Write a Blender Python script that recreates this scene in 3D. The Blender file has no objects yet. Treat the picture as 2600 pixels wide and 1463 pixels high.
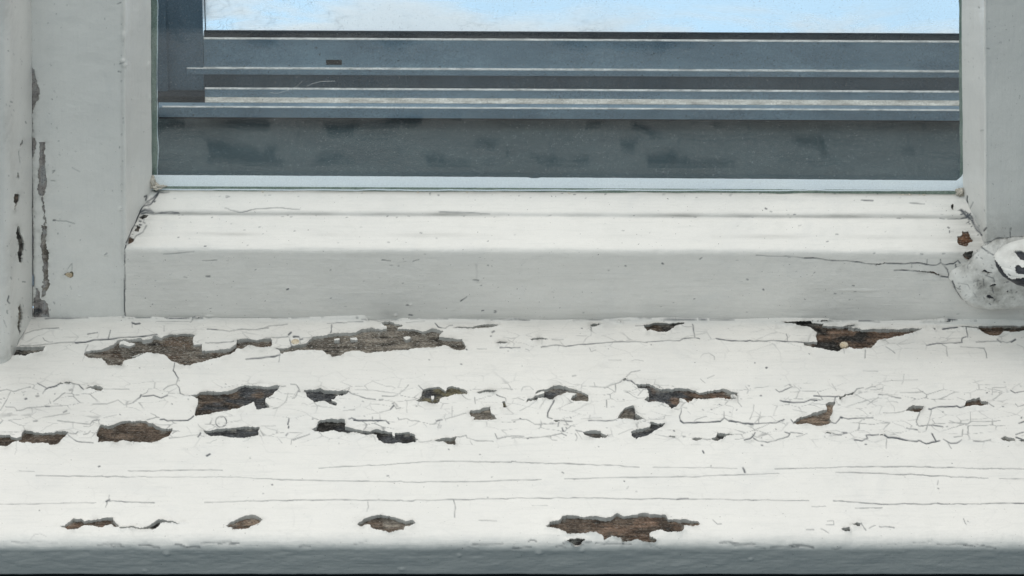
import bpy, bmesh, math
import numpy as np

# ------------------------------------------------------------------ camera, world, lamps, exposure
SC = bpy.context.scene
COL = SC.collection
LENS, PITCH = 400.0, math.radians(40.0)
F = LENS * 2600.0 / 36.0                 # focal length in photograph pixels
S = 3.75                                 # photograph pixels per mm at the sash
D = F / S
fw = np.array([0.0, math.cos(PITCH), -math.sin(PITCH)])
up = np.array([0.0, math.sin(PITCH), math.cos(PITCH)])
rt = np.array([1.0, 0.0, 0.0])
CAM = -D * fw + (818.0 - 731.5) / S * up  # mm

cd = bpy.data.cameras.new("camera")
cam = bpy.data.objects.new("camera", cd)
COL.objects.link(cam)
cam.location = tuple(CAM / 1000.0)
cam.rotation_euler = (math.pi / 2 - PITCH, 0, 0)
cd.lens, cd.sensor_width, cd.sensor_fit = LENS, 36.0, 'HORIZONTAL'
cd.clip_start, cd.clip_end = 0.1, 200.0
cd.dof.use_dof = True
cd.dof.focus_distance = float(np.dot(np.array([0.0, -55.0, 5.0]) - CAM, fw)) / 1000.0
cd.dof.aperture_fstop = 13.0
SC.camera = cam

world = bpy.data.worlds.new("World")
SC.world = world
world.use_nodes = True
wn = world.node_tree
wn.nodes.clear()
wo = wn.nodes.new("ShaderNodeOutputWorld")
wb = wn.nodes.new("ShaderNodeBackground")
wt = wn.nodes.new("ShaderNodeTexCoord")
ws = wn.nodes.new("ShaderNodeSeparateXYZ")
def wramp(sock, stops):                       # direction -1..1 to colour
    m = wn.nodes.new("ShaderNodeMapRange"); m.inputs[1].default_value, m.inputs[2].default_value = -1, 1
    r = wn.nodes.new("ShaderNodeValToRGB"); el = r.color_ramp.elements
    for i, (p, c) in enumerate(stops):
        q = el[i] if i < 2 else el.new(p)
        q.position = p; q.color = (*c, 1)
    wn.links.new(sock, m.inputs[0]); wn.links.new(m.outputs[0], r.inputs[0])
    return r.outputs[0]
wn.links.new(wt.outputs["Generated"], ws.inputs[0])
room = wramp(ws.outputs["Z"], [(0.40, (0.054, 0.080, 0.092)), (0.68, (0.27, 0.325, 0.35))])       # dim room, darker towards its floor
side = wramp(ws.outputs["Y"], [(0.50, (0, 0, 0)), (0.58, (1, 1, 1))])
wx = wn.nodes.new("ShaderNodeMix"); wx.data_type = 'RGBA'
wn.links.new(side, wx.inputs[0]); wn.links.new(room, wx.inputs[6]); out = wramp(ws.outputs["Z"], [(0.42, (0.66, 0.91, 1.13)), (0.50, (1.05, 1.06, 1.05))])   # blue lit snow below a dull winter sky, beyond the glass
wn.links.new(out, wx.inputs[7])
wn.links.new(wx.outputs[2], wb.inputs[0])
wn.links.new(wb.outputs[0], wo.inputs[0])
wb.inputs[1].default_value = 1.0

def area(name, loc, target, sx, sy, power, color):
    l = bpy.data.lights.new(name, 'AREA')
    l.shape, l.size, l.size_y, l.energy, l.color = 'RECTANGLE', sx, sy, power, color
    o = bpy.data.objects.new(name, l)
    COL.objects.link(o)
    o.location = loc
    from mathutils import Vector
    o.rotation_euler = (Vector(target) - Vector(loc)).to_track_quat('-Z', 'Y').to_euler()
    return o
area("overhead_key", (-0.1, -0.07, 1.05), (-0.1, -0.03, 0), 1.5, 0.36, 4.75, (1.0, 0.92, 0.85))  # added overhead lamp on the room side, stands in for window daylight
area("room_fill", (-0.45, -1.30, 1.75), (0, 0, 0.05), 1.5, 0.9, 14.6, (0.90, 0.985, 1.0))  # added unseen fill, lifts the stiles and rail from the room side

SC.view_settings.view_transform = 'Standard'
SC.view_settings.look = 'None'
SC.view_settings.exposure = 0.0
SC.view_settings.gamma = 1.0
SC.view_settings.use_curve_mapping = False
SC.cycles.use_denoising = True
SC.cycles.max_bounces = 10
SC.cycles.transparent_max_bounces = 16

# ------------------------------------------------------------------ mapping between photograph and place
K = 0.0072        # the sash and storm window stand very slightly turned against the sill's front edge

def project(P):
    q = P - CAM
    d = q @ fw
    return np.stack([1300 + F * (q @ rt) / d, 731.5 - F * (q @ up) / d], -1)

def ray(px, py):
    return fw + rt * (px - 1300) / F - up * (py - 731.5) / F

def on_plane(px, py, y0):                 # point on the upright plane y + K x = y0
    r = ray(px, py)
    t = (y0 - CAM[1] - K * CAM[0]) / (r[1] + K * r[0])
    return CAM + t * r

def on_sill(px, py, z0=0.0):
    r = ray(px, py)
    return CAM + (z0 - CAM[2]) / r[2] * r

def zrow(row, y, px=1300):
    return on_plane(px, row, y)[2]

def xpix(px, y, z):
    row = project(np.array([0.0, y, z]))[1]
    return on_plane(px, row, y)[0]

# ------------------------------------------------------------------ numpy noise
RNG = np.random.RandomState(7)
LAT = RNG.rand(256, 256)

def vnoise(x, y, ox=0, oy=0):
    x = np.asarray(x, float) + 37.3 + ox; y = np.asarray(y, float) + 91.7 + oy
    xi = np.floor(x).astype(int); yi = np.floor(y).astype(int)
    fx = x - xi; fy = y - yi
    fx = fx * fx * (3 - 2 * fx); fy = fy * fy * (3 - 2 * fy)
    a = LAT[xi & 255, yi & 255]; b = LAT[(xi + 1) & 255, yi & 255]
    c = LAT[xi & 255, (yi + 1) & 255]; d = LAT[(xi + 1) & 255, (yi + 1) & 255]
    return (a + (b - a) * fx) * (1 - fy) + (c + (d - c) * fx) * fy

def fbm(x, y, o=4, ox=0):
    s = 0; a = 0.5
    for i in range(o):
        s = s + a * (vnoise(x * 2 ** i, y * 2 ** i, ox + 13 * i, 7 * i) - 0.5); a *= 0.55
    return s * 1.6

# ------------------------------------------------------------------ materials
class NT:
    def __init__(self, name):
        self.m = bpy.data.materials.new(name); self.m.use_nodes = True
        self.t = self.m.node_tree; self.t.nodes.clear()
        self.out = self.n("ShaderNodeOutputMaterial")
    def n(self, kind, **kw):
        o = self.t.nodes.new(kind)
        for k, v in kw.items():
            setattr(o, k, v)
        return o
    def l(self, a, b):
        self.t.links.new(a, b)
    def coord(self, scale):
        tc = self.n("ShaderNodeTexCoord"); mp = self.n("ShaderNodeMapping")
        mp.inputs["Scale"].default_value = scale
        self.l(tc.outputs["Object"], mp.inputs["Vector"])
        return mp.outputs[0]
    def noise(self, scale, vec, detail=4, rough=0.55, dist=0.0):
        o = self.n("ShaderNodeTexNoise")
        o.inputs["Scale"].default_value = scale; o.inputs["Detail"].default_value = detail
        o.inputs["Roughness"].default_value = rough; o.inputs["Distortion"].default_value = dist
        self.l(vec, o.inputs["Vector"])
        return o.outputs["Fac"]
    def ramp(self, fac, *stops):
        o = self.n("ShaderNodeValToRGB")
        el = o.color_ramp.elements
        el[0].position, el[0].color = stops[0][0], self.c(stops[0][1])
        el[1].position, el[1].color = stops[-1][0], self.c(stops[-1][1])
        for p, c in stops[1:-1]:
            q = el.new(p); q.color = self.c(c)
        self.l(fac, o.inputs[0])
        return o.outputs[0]
    @staticmethod
    def c(v):
        return (v, v, v, 1) if isinstance(v, (int, float)) else (*v, 1)
    def mix(self, fac, a, b, mode='MIX'):
        o = self.n("ShaderNodeMix", data_type='RGBA', blend_type=mode)
        if isinstance(fac, (int, float)):
            o.inputs[0].default_value = fac
        else:
            self.l(fac, o.inputs[0])
        for s, v in ((o.inputs[6], a), (o.inputs[7], b)):
            if isinstance(v, (int, float)):
                s.default_value = (v, v, v, 1)
            elif isinstance(v, tuple):
                s.default_value = (*v, 1)
            else:
                self.l(v, s)
        return o.outputs[2]
    def math(self, op, a, b=0.0, clamp=False):
        o = self.n("ShaderNodeMath", operation=op, use_clamp=clamp)
        for s, v in ((o.inputs[0], a), (o.inputs[1], b)):
            if isinstance(v, (int, float)):
                s.default_value = v
            else:
                self.l(v, s)
        return o.outputs[0]
    def attr(self, name, out="Fac"):
        o = self.n("ShaderNodeAttribute", attribute_name=name)
        return o.outputs[out]
    def bump(self, h, strength, dist, normal=None):
        o = self.n("ShaderNodeBump")
        o.inputs["Strength"].default_value = strength; o.inputs["Distance"].default_value = dist
        self.l(h, o.inputs["Height"])
        if normal is not None:
            self.l(normal, o.inputs["Normal"])
        return o.outputs[0]
    def bsdf(self, color, rough, normal=None, spec=0.5, metal=0.0):
        o = self.n("ShaderNodeBsdfPrincipled")
        for s, v in ((o.inputs["Base Color"], color), (o.inputs["Roughness"], rough)):
            if isinstance(v, tuple):
                s.default_value = (*v, 1)
            elif isinstance(v, (int, float)):
                s.default_value = v
            else:
                self.l(v, s)
        o.inputs["Specular IOR Level"].default_value = spec
        o.inputs["Metallic"].default_value = metal
        if normal is not None:
            self.l(normal, o.inputs["Normal"])
        return o.outputs[0]
    def done(self, sh):
        self.l(sh, self.out.inputs[0]); return self.m

def paint_material(name, base, along, stain=0.35, streak=1.0):
    """old oil paint; along = scale vector that stretches brush marks along the board"""
    t = NT(name)
    iso = t.coord((1, 1, 1)); br = t.coord(along)
    n1 = t.noise(9, iso, 5, 0.6)
    n2 = t.noise(70, iso, 4, 0.6)
    nb = t.noise(60, br, 4, 0.6)
    nf = t.noise(420, br, 4, 0.65)
    fine = t.noise(1500, iso, 3, 0.7)
    col = t.mix(t.ramp(n1, (0.35, 0.0), (0.7, 1.0)), tuple(c * k for c, k in zip(base, (0.925, 0.93, 0.935))), base)
    col = t.mix(t.math('MULTIPLY', t.ramp(n2, (0.50, 0.0), (0.75, 1.0)), 0.45 * stain), col, (base[0] * 0.78, base[1] * 0.79, base[2] * 0.78))
    n3 = t.noise(24, iso, 6, 0.7, 0.6)
    col = t.mix(t.math('MULTIPLY', t.ramp(n3, (0.53, 0.0), (0.72, 1.0)), 0.42), col, (base[0] * 0.80, base[1] * 0.82, base[2] * 0.85))
    col = t.mix(t.math('MULTIPLY', t.ramp(nb, (0.56, 0.0), (0.72, 1.0)), 0.28 * streak), col, (base[0] * 0.84, base[1] * 0.85, base[2] * 0.86))
    col = t.mix(t.math('MULTIPLY', t.ramp(nf, (0.52, 0.0), (0.74, 1.0)), 0.30 * streak), col, (base[0] * 0.72, base[1] * 0.74, base[2] * 0.75))
    col = t.mix(t.math('MULTIPLY', t.ramp(fine, (0.42, 0.0), (0.75, 1.0)), 0.30), col, (base[0] * 0.76, base[1] * 0.77, base[2] * 0.77))
    sp = t.noise(620, iso, 2, 0.5)                      # fly specks and dust
    col = t.mix(t.math('MULTIPLY', t.ramp(sp, (0.725, 0.0), (0.765, 1.0)), 0.8), col, (0.13, 0.12, 0.11))
    grime_shade = t.attr("grime_shade")
    gm = t.math('MULTIPLY', grime_shade, t.ramp(t.noise(160, br if streak > .7 else iso, 5, 0.7), (0.28, 0.15), (0.60, 1.0)))
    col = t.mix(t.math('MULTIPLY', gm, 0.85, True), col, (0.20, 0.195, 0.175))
    col = t.mix(t.attr("crack"), col, (0.07, 0.078, 0.09))
    h = t.math('ADD', t.math('MULTIPLY', nb, 0.7), t.math('MULTIPLY', t.noise(260, iso, 3, 0.6), 0.35))
    h = t.math('ADD', h, t.math('MULTIPLY', nf, 0.28 * streak))
    h = t.math('ADD', h, t.math('MULTIPLY', fine, 0.10))
    h = t.math('ADD', h, t.math('MULTIPLY', t.noise(45, iso, 2, 0.5), 0.8))
    nrm = t.bump(h, 0.75, 0.0010)
    rough = t.ramp(n2, (0.3, 0.36), (0.7, 0.5))
    return t.done(t.bsdf(col, rough, nrm, 0.35))

WHITE = (0.815, 0.79, 0.752)
M_SILL = paint_material("sill_paint", WHITE, (0.09, 1, 1))
M_RAIL = paint_material("rail_paint", WHITE, (0.07, 1, 1), 0.5, 1.0)
M_STILE = paint_material("stile_paint", (0.79, 0.78, 0.75), (1, 1, 0.07), 0.5, 0.5)

def wood_material(name="weathered_wood", lo=0.45, hi=1.5, dark=0.27, along=(0.05, 1, 1), along2=(0.35, 1, 1)):
    t = NT(name)
    iso = t.coord((1, 1, 1)); gr = t.coord(along)
    base = t.attr("tone", "Color")
    g = t.noise(700, gr, 6, 0.75)
    f = t.noise(1500, t.coord(along2), 4, 0.7)
    col = t.mix(t.ramp(g, (0.32, 0.0), (0.70, 1.0)), t.mix(1.0, base, (lo, lo, lo * 1.03), 'MULTIPLY'), t.mix(1.0, base, (hi, hi * .985, hi * .97), 'MULTIPLY'))
    col = t.mix(t.ramp(f, (0.36, 1.0), (0.55, 0.0)), col, t.mix(1.0, col, (dark, dark, dark * 1.04), 'MULTIPLY'))
    col = t.mix(t.math('MULTIPLY', t.ramp(f, (0.58, 0.0), (0.72, 1.0)), 0.55), col, (0.26, 0.245, 0.22))
    sp = t.noise(800, t.coord((0.55, 1, 1)), 6, 0.8)
    col = t.mix(t.math('MULTIPLY', t.ramp(sp, (0.545, 0.0), (0.62, 1.0)), t.attr("crust")), col, (0.52, 0.50, 0.46))
    sp2 = t.noise(700, iso, 2, 0.6)
    col = t.mix(t.math('MULTIPLY', t.ramp(sp2, (0.62, 0.0), (0.69, 1.0)), 0.6), col, (0.02, 0.018, 0.016))
    nrm = t.bump(t.math('ADD', g, t.math('MULTIPLY', f, 0.6)), 1.0, 0.0014)
    return t.done(t.bsdf(col, 0.85, nrm, 0.2))
M_WOOD = wood_material()
M_PRIMER = wood_material('worn_primer', 0.74, 1.2, 0.60, (1, 1, 0.08), (1, 1, 0.5))

def simple(name, c0, c1, scale, stretch=(1, 1, 1), rough=0.7, bump=0.4, bd=0.0006, spec=0.3, metal=0.0, specks=0.0, lo=0.35, hi=0.68, fine=1.0):
    t = NT(name)
    v = t.coord(stretch); iso = t.coord((1, 1, 1))
    n = t.noise(scale, v, 6, 0.65)
    col = t.mix(t.ramp(n, (lo, 0.0), (hi, 1.0)), c0, c1)
    fi = t.noise(1100, iso, 4, 0.75)
    col = t.mix(1.0, col, t.ramp(fi, (0.30, 1 - .38 * fine), (0.70, 1 + .36 * fine)), 'MULTIPLY')
    if specks:
        s = t.noise(800, iso, 2, 0.6)
        col = t.mix(t.math('MULTIPLY', t.ramp(s, (0.66, 0.0), (0.72, 1.0)), specks), col, (0.45, 0.47, 0.48))
        s2 = t.noise(560, iso, 2, 0.6)
        col = t.mix(t.math('MULTIPLY', t.ramp(s2, (0.66, 0.0), (0.71, 1.0)), specks), col, (0.02, 0.022, 0.025))
    return t.done(t.bsdf(col, rough, t.bump(n, bump, bd), spec, metal))

M_ALU = simple("dull_aluminium", (0.105, 0.165, 0.225), (0.225, 0.325, 0.41), 42, (0.45, 1, 1), 0.55, 0.15, 0.0003, 0.4, 0.0, 0.75, 0.26, 0.72)
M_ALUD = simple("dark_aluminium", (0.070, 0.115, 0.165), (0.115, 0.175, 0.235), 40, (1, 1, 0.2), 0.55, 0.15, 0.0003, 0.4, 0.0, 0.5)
M_DUST = simple("dusty_track", (0.42, 0.40, 0.37), (0.80, 0.78, 0.74), 260, (0.3, 1, 1), 0.8, 0.6, 0.0008, 0.2, 0, 0.3)
M_RUBBER = simple("black_rubber", (0.008, 0.011, 0.018), (0.03, 0.04, 0.055), 500, (1, 1, 1), 0.6, 0.3)
M_LEDGE = simple("sooty_ledge", (0.040, 0.058, 0.068), (0.066, 0.095, 0.108), 34, (0.6, 1, 1), 0.85, 0.5, 0.001, 0.15, 0, 0.45, 0.16, 0.84)
M_APRON = simple("shaded_apron", (0.004, 0.005, 0.006), (0.008, 0.009, 0.010), 60)  # the sill's shade is put into this near black colour
M_PALEPUTTY = simple("pale_putty", (0.78, 0.86, 0.92), (0.84, 0.91, 0.95), 60, (0.4, 1, 1), 0.6, 0.2, 0.0003, 0.3, 0, 0.12, fine=0.25)
M_GREENPUTTY = simple("green_putty", (0.17, 0.235, 0.205), (0.31, 0.37, 0.32), 120, (1, 1, 0.4), 0.7, 0.4, 0.0006, 0.3, 0, 0.2)
M_IRON = simple("black_iron", (0.014, 0.016, 0.022), (0.035, 0.038, 0.048), 400, (1, 1, 1), 0.5, 0.5, 0.0006, 0.4)
M_NAIL = simple("painted_nail", (0.46, 0.36, 0.24), (0.70, 0.63, 0.51), 160, (1, 1, 1), 0.6, 0.4, 0.0004)
M_WEB = simple("cobweb_silk", (0.7, 0.7, 0.7), (0.8, 0.8, 0.8), 100)

def glass_material():
    t = NT("dusty_glass")
    iso = t.coord((1, 1, 1))
    tr = t.n("ShaderNodeBsdfTransparent"); tr.inputs[0].default_value = (0.965, 0.985, 0.985, 1)
    gl = t.n("ShaderNodeBsdfGlossy"); gl.inputs["Roughness"].default_value = 0.02
    lw = t.n("ShaderNodeLayerWeight"); lw.inputs[0].default_value = 0.5
    fr = t.math('ADD', t.math('MULTIPLY', t.math('POWER', lw.outputs["Facing"], 5.0), 0.8), 0.035)
    m1 = t.n("ShaderNodeMixShader"); t.l(fr, m1.inputs[0]); t.l(tr.outputs[0], m1.inputs[1]); t.l(gl.outputs[0], m1.inputs[2])
    df = t.n("ShaderNodeBsdfDiffuse"); df.inputs[0].default_value = (0.5, 0.53, 0.55, 1)
    a = t.ramp(t.noise(900, iso, 2, 0.6), (0.66, 0.0), (0.74, 0.5))
    b = t.ramp(t.noise(14, iso, 5, 0.65), (0.40, 0.01), (0.75, 0.06))
    fac = t.math('ADD', a, b, True)
    m2 = t.n("ShaderNodeMixShader"); t.l(fac, m2.inputs[0]); t.l(m1.outputs[0], m2.inputs[1]); t.l(df.outputs[0], m2.inputs[2])
    return t.done(m2.outputs[0])
M_GLASS = glass_material()

def frost_material(z0):
    t = NT("frosted_glass")
    iso = t.coord((1, 1, 1)); stret = t.coord((0.35, 1, 1))
    sx = t.n("ShaderNodeSeparateXYZ"); t.l(iso, sx.inputs[0])
    mr = t.n("ShaderNodeMapRange"); t.l(sx.outputs[2], mr.inputs[0])
    mr.inputs[1].default_value, mr.inputs[2].default_value = z0, z0 + 0.036
    mr.inputs[3].default_value, mr.inputs[4].default_value = 1.0, 0.0
    ml = t.n("ShaderNodeMapRange"); t.l(sx.outputs[0], ml.inputs[0])
    ml.inputs[1].default_value, ml.inputs[2].default_value = -0.21, 0.02
    ml.inputs[3].default_value, ml.inputs[4].default_value = 0.85, 0.0
    edge = t.math('ADD', mr.outputs[0], ml.outputs[0])
    n = t.noise(22, stret, 5, 0.62, 0.4)
    f = t.ramp(t.math('MULTIPLY', t.ramp(n, (0.34, 0.0), (0.66, 1.0)), edge), (0.10, 0.0), (0.56, 0.85))
    scr = t.n("ShaderNodeTexVoronoi", feature='DISTANCE_TO_EDGE'); scr.inputs["Scale"].default_value = 150
    wv = t.noise(60, iso, 4, 0.6)
    mv = t.n("ShaderNodeVectorMath", operation='ADD'); t.l(iso, mv.inputs[0])
    mvs = t.n("ShaderNodeVectorMath", operation='SCALE'); mvs.inputs["Scale"].default_value = 0.02
    cmb = t.n("ShaderNodeCombineXYZ"); t.l(wv, cmb.inputs[0]); t.l(n, cmb.inputs[2]); t.l(cmb.outputs[0], mvs.inputs[0]); t.l(mvs.outputs[0], mv.inputs[1])
    t.l(mv.outputs[0], scr.inputs["Vector"])
    vein = t.ramp(scr.outputs["Distance"], (0.0, 1.0), (0.045, 0.0))
    vein = t.math('MULTIPLY', vein, t.ramp(t.noise(35, iso, 3, 0.6), (0.50, 0.0), (0.66, 0.42)))
    vein = t.math('MULTIPLY', vein, t.ramp(edge, (0.25, 0.0), (0.9, 1.0)))
    tr = t.n("ShaderNodeBsdfTransparent"); tr.inputs[0].default_value = (0.97, 0.98, 0.99, 1)
    tl = t.n("ShaderNodeBsdfTranslucent"); tl.inputs[0].default_value = (0.95, 0.95, 0.95, 1)
    m = t.n("ShaderNodeMixShader"); t.l(f, m.inputs[0]); t.l(tr.outputs[0], m.inputs[1]); t.l(tl.outputs[0], m.inputs[2])
    df = t.n("ShaderNodeBsdfDiffuse"); df.inputs[0].default_value = (0.35, 0.38, 0.42, 1)
    m2 = t.n("ShaderNodeMixShader"); t.l(vein, m2.inputs[0]); t.l(m.outputs[0], m2.inputs[1]); t.l(df.outputs[0], m2.inputs[2])
    return t.done(m2.outputs[0])

# ------------------------------------------------------------------ object helpers
def empty(name, label, cat, group=None, loc=(0, 0, 0)):
    o = bpy.data.objects.new(name, None); COL.objects.link(o)
    o.empty_display_size = 0.02
    o["label"] = label; o["category"] = cat; o["kind"] = "thing"
    if group:
        o["group"] = group
    return o

def link(name, me, mat, parent=None):
    o = bpy.data.objects.new(name, me); COL.objects.link(o)
    me.materials.append(mat)
    if parent is not None:
        o.parent = parent
    return o

def mesh_np(name, V, quads, extra=(), smooth=True, flat=(), attrs=None, cattrs=None):
    """V (n,3) mm, quads (m,4), extra list of polygons, flat list of quads shaded flat"""
    me = bpy.data.meshes.new(name)
    fq = np.asarray(flat, int).reshape(-1, 4)
    loops = np.concatenate([np.asarray(quads, int).ravel(), np.array([i for p in extra for i in p], int), fq.ravel()])
    sizes = np.concatenate([np.full(len(quads), 4), np.array([len(p) for p in extra], int), np.full(len(fq), 4)]).astype(int)
    me.vertices.add(len(V)); me.vertices.foreach_set("co", (np.asarray(V) / 1000.0).astype(np.float32).ravel())
    me.loops.add(len(loops)); me.loops.foreach_set("vertex_index", loops.astype(np.int32))
    me.polygons.add(len(sizes))
    me.polygons.foreach_set("loop_start", np.concatenate([[0], np.cumsum(sizes)[:-1]]).astype(np.int32))
    sm = np.full(len(sizes), smooth)
    if len(fq):
        sm[-len(fq):] = False
    me.polygons.foreach_set("use_smooth", sm)
    me.update(calc_edges=True)
    for k, a in (attrs or {}).items():
        at = me.attributes.new(k, 'FLOAT', 'POINT'); at.data.foreach_set("value", np.asarray(a, np.float32))
    for k, a in (cattrs or {}).items():
        at = me.attributes.new(k, 'FLOAT_COLOR', 'POINT')
        at.data.foreach_set("color", np.concatenate([a, np.ones((len(a), 1))], 1).astype(np.float32).ravel())
    me.validate()
    return me

def grid_quads(n, m):
    i = np.arange(n - 1)[:, None] * m + np.arange(m - 1)[None, :]
    return np.stack([i, i + 1, i + m + 1, i + m], -1).reshape(-1, 4)

def normals_of(P):
    du = np.gradient(P, axis=1); dv = np.gradient(P, axis=0)
    n = np.cross(du, dv); n /= np.linalg.norm(n, axis=-1, keepdims=True) + 1e-12
    flip = (n @ (-fw)).mean() < 0
    return -n if flip else n

# features traced on the photograph's surfaces: zoom tiles give photograph pixels
def T(ox, oy, sc, pts):
    return [(ox + x / sc, oy + y / sc) for x, y in pts]

def seg_dist(Q, a, b):
    ab = b - a
    t = np.clip(((Q - a) @ ab) / max(ab @ ab, 1e-9), 0, 1)
    return np.linalg.norm(Q - (a + t[..., None] * ab), axis=-1)

def poly_sd(Q, poly):
    P = np.asarray(poly, float); n = len(P)
    d = np.full(Q.shape[:-1], 1e9); ins = np.zeros(Q.shape[:-1], bool)
    x, y = Q[..., 0], Q[..., 1]
    for i in range(n):
        a, b = P[i], P[(i + 1) % n]
        d = np.minimum(d, seg_dist(Q, a, b))
        c = (a[1] > y) != (b[1] > y)
        if abs(b[1] - a[1]) > 1e-9:
            ins ^= c & (x < (b[0] - a[0]) * (y - a[1]) / (b[1] - a[1]) + a[0])
    return np.where(ins, -d, d)                        # negative inside

TONES = {                                             # bare wood and old primer, linear
    'grey': (0.225, 0.200, 0.168), 'slate': (0.075, 0.079, 0.086), 'red': (0.185, 0.125, 0.090), 'brown': (0.135, 0.102, 0.078), 'dark': (0.042, 0.039, 0.037),
    'ochre': (0.20, 0.18, 0.115), 'lead': (0.40, 0.375, 0.36), 'primer': (0.47, 0.435, 0.415), 'tan': (0.29, 0.22, 0.165), 'rust': (0.20, 0.105, 0.062)}

def painted(P, chips=(), islands=(), cracks=(), th=0.9, lip=0.55, rough=1.0, bumps=(), lump=0.12, grime_shade_fn=None, wood_step=2, seed=0, keep=None, craze=None, upright=False):
    """paint film with true holes over the surface P (n,m,3); returns meshes for the paint film and the bare board"""
    n, m, _ = P.shape
    N = normals_of(P); Q = project(P)
    x, y = Q[..., 0], Q[..., 1]
    J = Q + np.stack([fbm(x * .05, y * .05, 3, seed) * 5 + (vnoise(x * .35, y * .35, 5 + seed) - .5) * 2.6,
                      fbm(x * .05, y * .05, 3, 50 + seed) * 3.2 + (vnoise(x * .35, y * .35, 77 + seed) - .5) * 2.6], -1)
    wob = np.clip(fbm(x * .01, y * .01, 2, 200 + seed) * 2 + .6, .25, 1.3)
    Jc = Q + np.stack([fbm(x * .05, y * .05, 4, 20 + seed) * 4, fbm(x * .05, y * .05, 4, 70 + seed) * 3.4 * wob], -1)
    d = np.full((n, m), 60.0)
    tone = np.zeros((n, m, 3)) + np.array(TONES['brown']); crust = np.zeros((n, m)); near = np.full((n, m), 1e9)
    def box(pts, pad):
        p = np.asarray(pts, float)
        k = (x > p[:, 0].min() - pad) & (x < p[:, 0].max() + pad) & (y > p[:, 1].min() - pad) & (y < p[:, 1].max() + pad)
        if not k.any():
            return None
        r = np.where(k.any(1))[0]; c = np.where(k.any(0))[0]
        return slice(r[0], r[-1] + 1), slice(c[0], c[-1] + 1)
    for ch in chips:
        pts, t0, t1, cr = (list(ch) + [None, None, 0])[:4] if len(ch) < 4 else ch[:4]
        b = box(pts, 40)
        if b is None:
            continue
        sd = poly_sd(Q[b] * (1 - rough) + J[b] * rough, pts)
        d[b] = np.minimum(d[b], sd)
        c0 = np.array(TONES[t0 or 'brown']); c1 = np.array(TONES[t1 or t0 or 'brown'])
        p = np.asarray(pts)
        f = np.clip((x[b] - p[:, 0].min()) / max(np.ptp(p[:, 0]), 1) + fbm(x[b] * .03, y[b] * .07, 3, seed + 5) * 1.6, 0, 1)
        f = np.clip((f - .5) * 2.2 + .5, 0, 1)[..., None]
        tn = c0 * (1 - f) + c1 * f
        k = sd < near[b]
        tone[b] = np.where(k[..., None], tn, tone[b]); crust[b] = np.where(k, max(cr or 0, .3 if t0 != 'dark' else .1), crust[b]); near[b] = np.minimum(near[b], sd)
    for pts in islands:
        b = box(pts, 20)
        if b is not None:
            d[b] = np.maximum(d[b], -poly_sd(J[b], pts))
    if keep is not None:
        d = np.minimum(d, keep)
    crack = np.zeros((n, m))
    cdist = np.full((n, m), 40.0)
    for ck in cracks:
        pts, w, amp = ck
        b = box(pts, 12)
        if b is None:
            continue
        pts = np.asarray(pts, float); dd = np.full(Jc[b].shape[:-1], 1e9)
        for i in range(len(pts) - 1):
            dd = np.minimum(dd, seg_dist(Jc[b], pts[i], pts[i + 1]))
        if amp > .6:
            cdist[b] = np.minimum(cdist[b], dd)
        var = 0.55 + 0.9 * vnoise(x[b] * .06, y[b] * .06, 9 + seed)
        crack[b] = np.maximum(crack[b], amp * var * np.clip(1.45 - dd / w, 0, 1))
    if craze is not None:                              # fine connected network in the blistered bands
        cw, chh = 62.0, 20.0
        X, Y = (Jc[..., 0] + 6 * fbm(x * .04, y * .04, 3, 300)) / cw, (Jc[..., 1] + 4 * fbm(x * .04, y * .04, 3, 333)) / chh
        f1 = np.full((n, m), 9.); f2 = np.full((n, m), 9.)
        xi, yi = np.floor(X).astype(int), np.floor(Y).astype(int)
        for dx in (-1, 0, 1):
            for dy in (-1, 0, 1):
                a_, b_ = xi + dx, yi + dy
                px_ = a_ + LAT[(a_ * 7 + b_ * 131) & 255, (b_ * 17 + a_ * 3) & 255]; py_ = b_ + LAT[(a_ * 29 + 11) & 255, (b_ * 37 + a_ * 5) & 255]
                dd = np.hypot((X - px_), (Y - py_))
                f2 = np.where(dd < f1, f1, np.minimum(f2, dd)); f1 = np.minimum(f1, dd)
        net = np.clip(1.25 - (f2 - f1) / .055, 0, 1) * craze(x, y) * np.clip(vnoise(x * .02, y * .04, 310) * 2.4 - .75, 0, 1)
        crack = np.maximum(crack, net * .62)
    crack = np.clip(crack, 0, 1)
    h = lump * fbm(x * .012, y * .02, 4, 3 + seed) * 2 + 0.05 * fbm(x * .02, y * .2, 3, 30 + seed)
    for bx, by, rx, ry, hh in bumps:
        b = box([(bx - rx, by - ry), (bx + rx, by + ry)], 2)
        if b is None:
            continue
        q = ((x[b] - bx) / rx) ** 2 + ((y[b] - by) / ry) ** 2
        h[b] += hh * np.clip(1 - q, 0, 1) ** 1.5
    lifted = lip * np.exp(-np.clip(d, 0, 60) / 5.0) * np.clip(vnoise(x * .035, y * .05, 11 + seed) * 1.7 - .3, 0, 1)
    # film edges ride up beside the cracks
    lifted += lip * .55 * np.exp(-cdist / 4.5) * np.clip(vnoise(x * .04, y * .06, 19 + seed) * 1.8 - .3, 0, 1)
    ttot = th + h + lifted - crack * 0.45
    grime_shade = np.exp(-np.clip(d, 0, 60) / 7.0) * np.clip(fbm(x * .04, y * .06, 3, 41 + seed) * 2.2 + .12, 0, 1) * .55
    if grime_shade_fn is not None:
        grime_shade = np.clip(grime_shade + grime_shade_fn(x, y), 0, 1)
    topP = P + N * ttot[..., None]
    botP = P - N * 0.15
    # ---- marching squares over the film
    inside = d > 0
    c4 = np.stack([inside[:-1, :-1], inside[:-1, 1:], inside[1:, 1:], inside[1:, :-1]], -1)
    idx = (np.arange(n)[:, None] * m + np.arange(m)[None, :])
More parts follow.
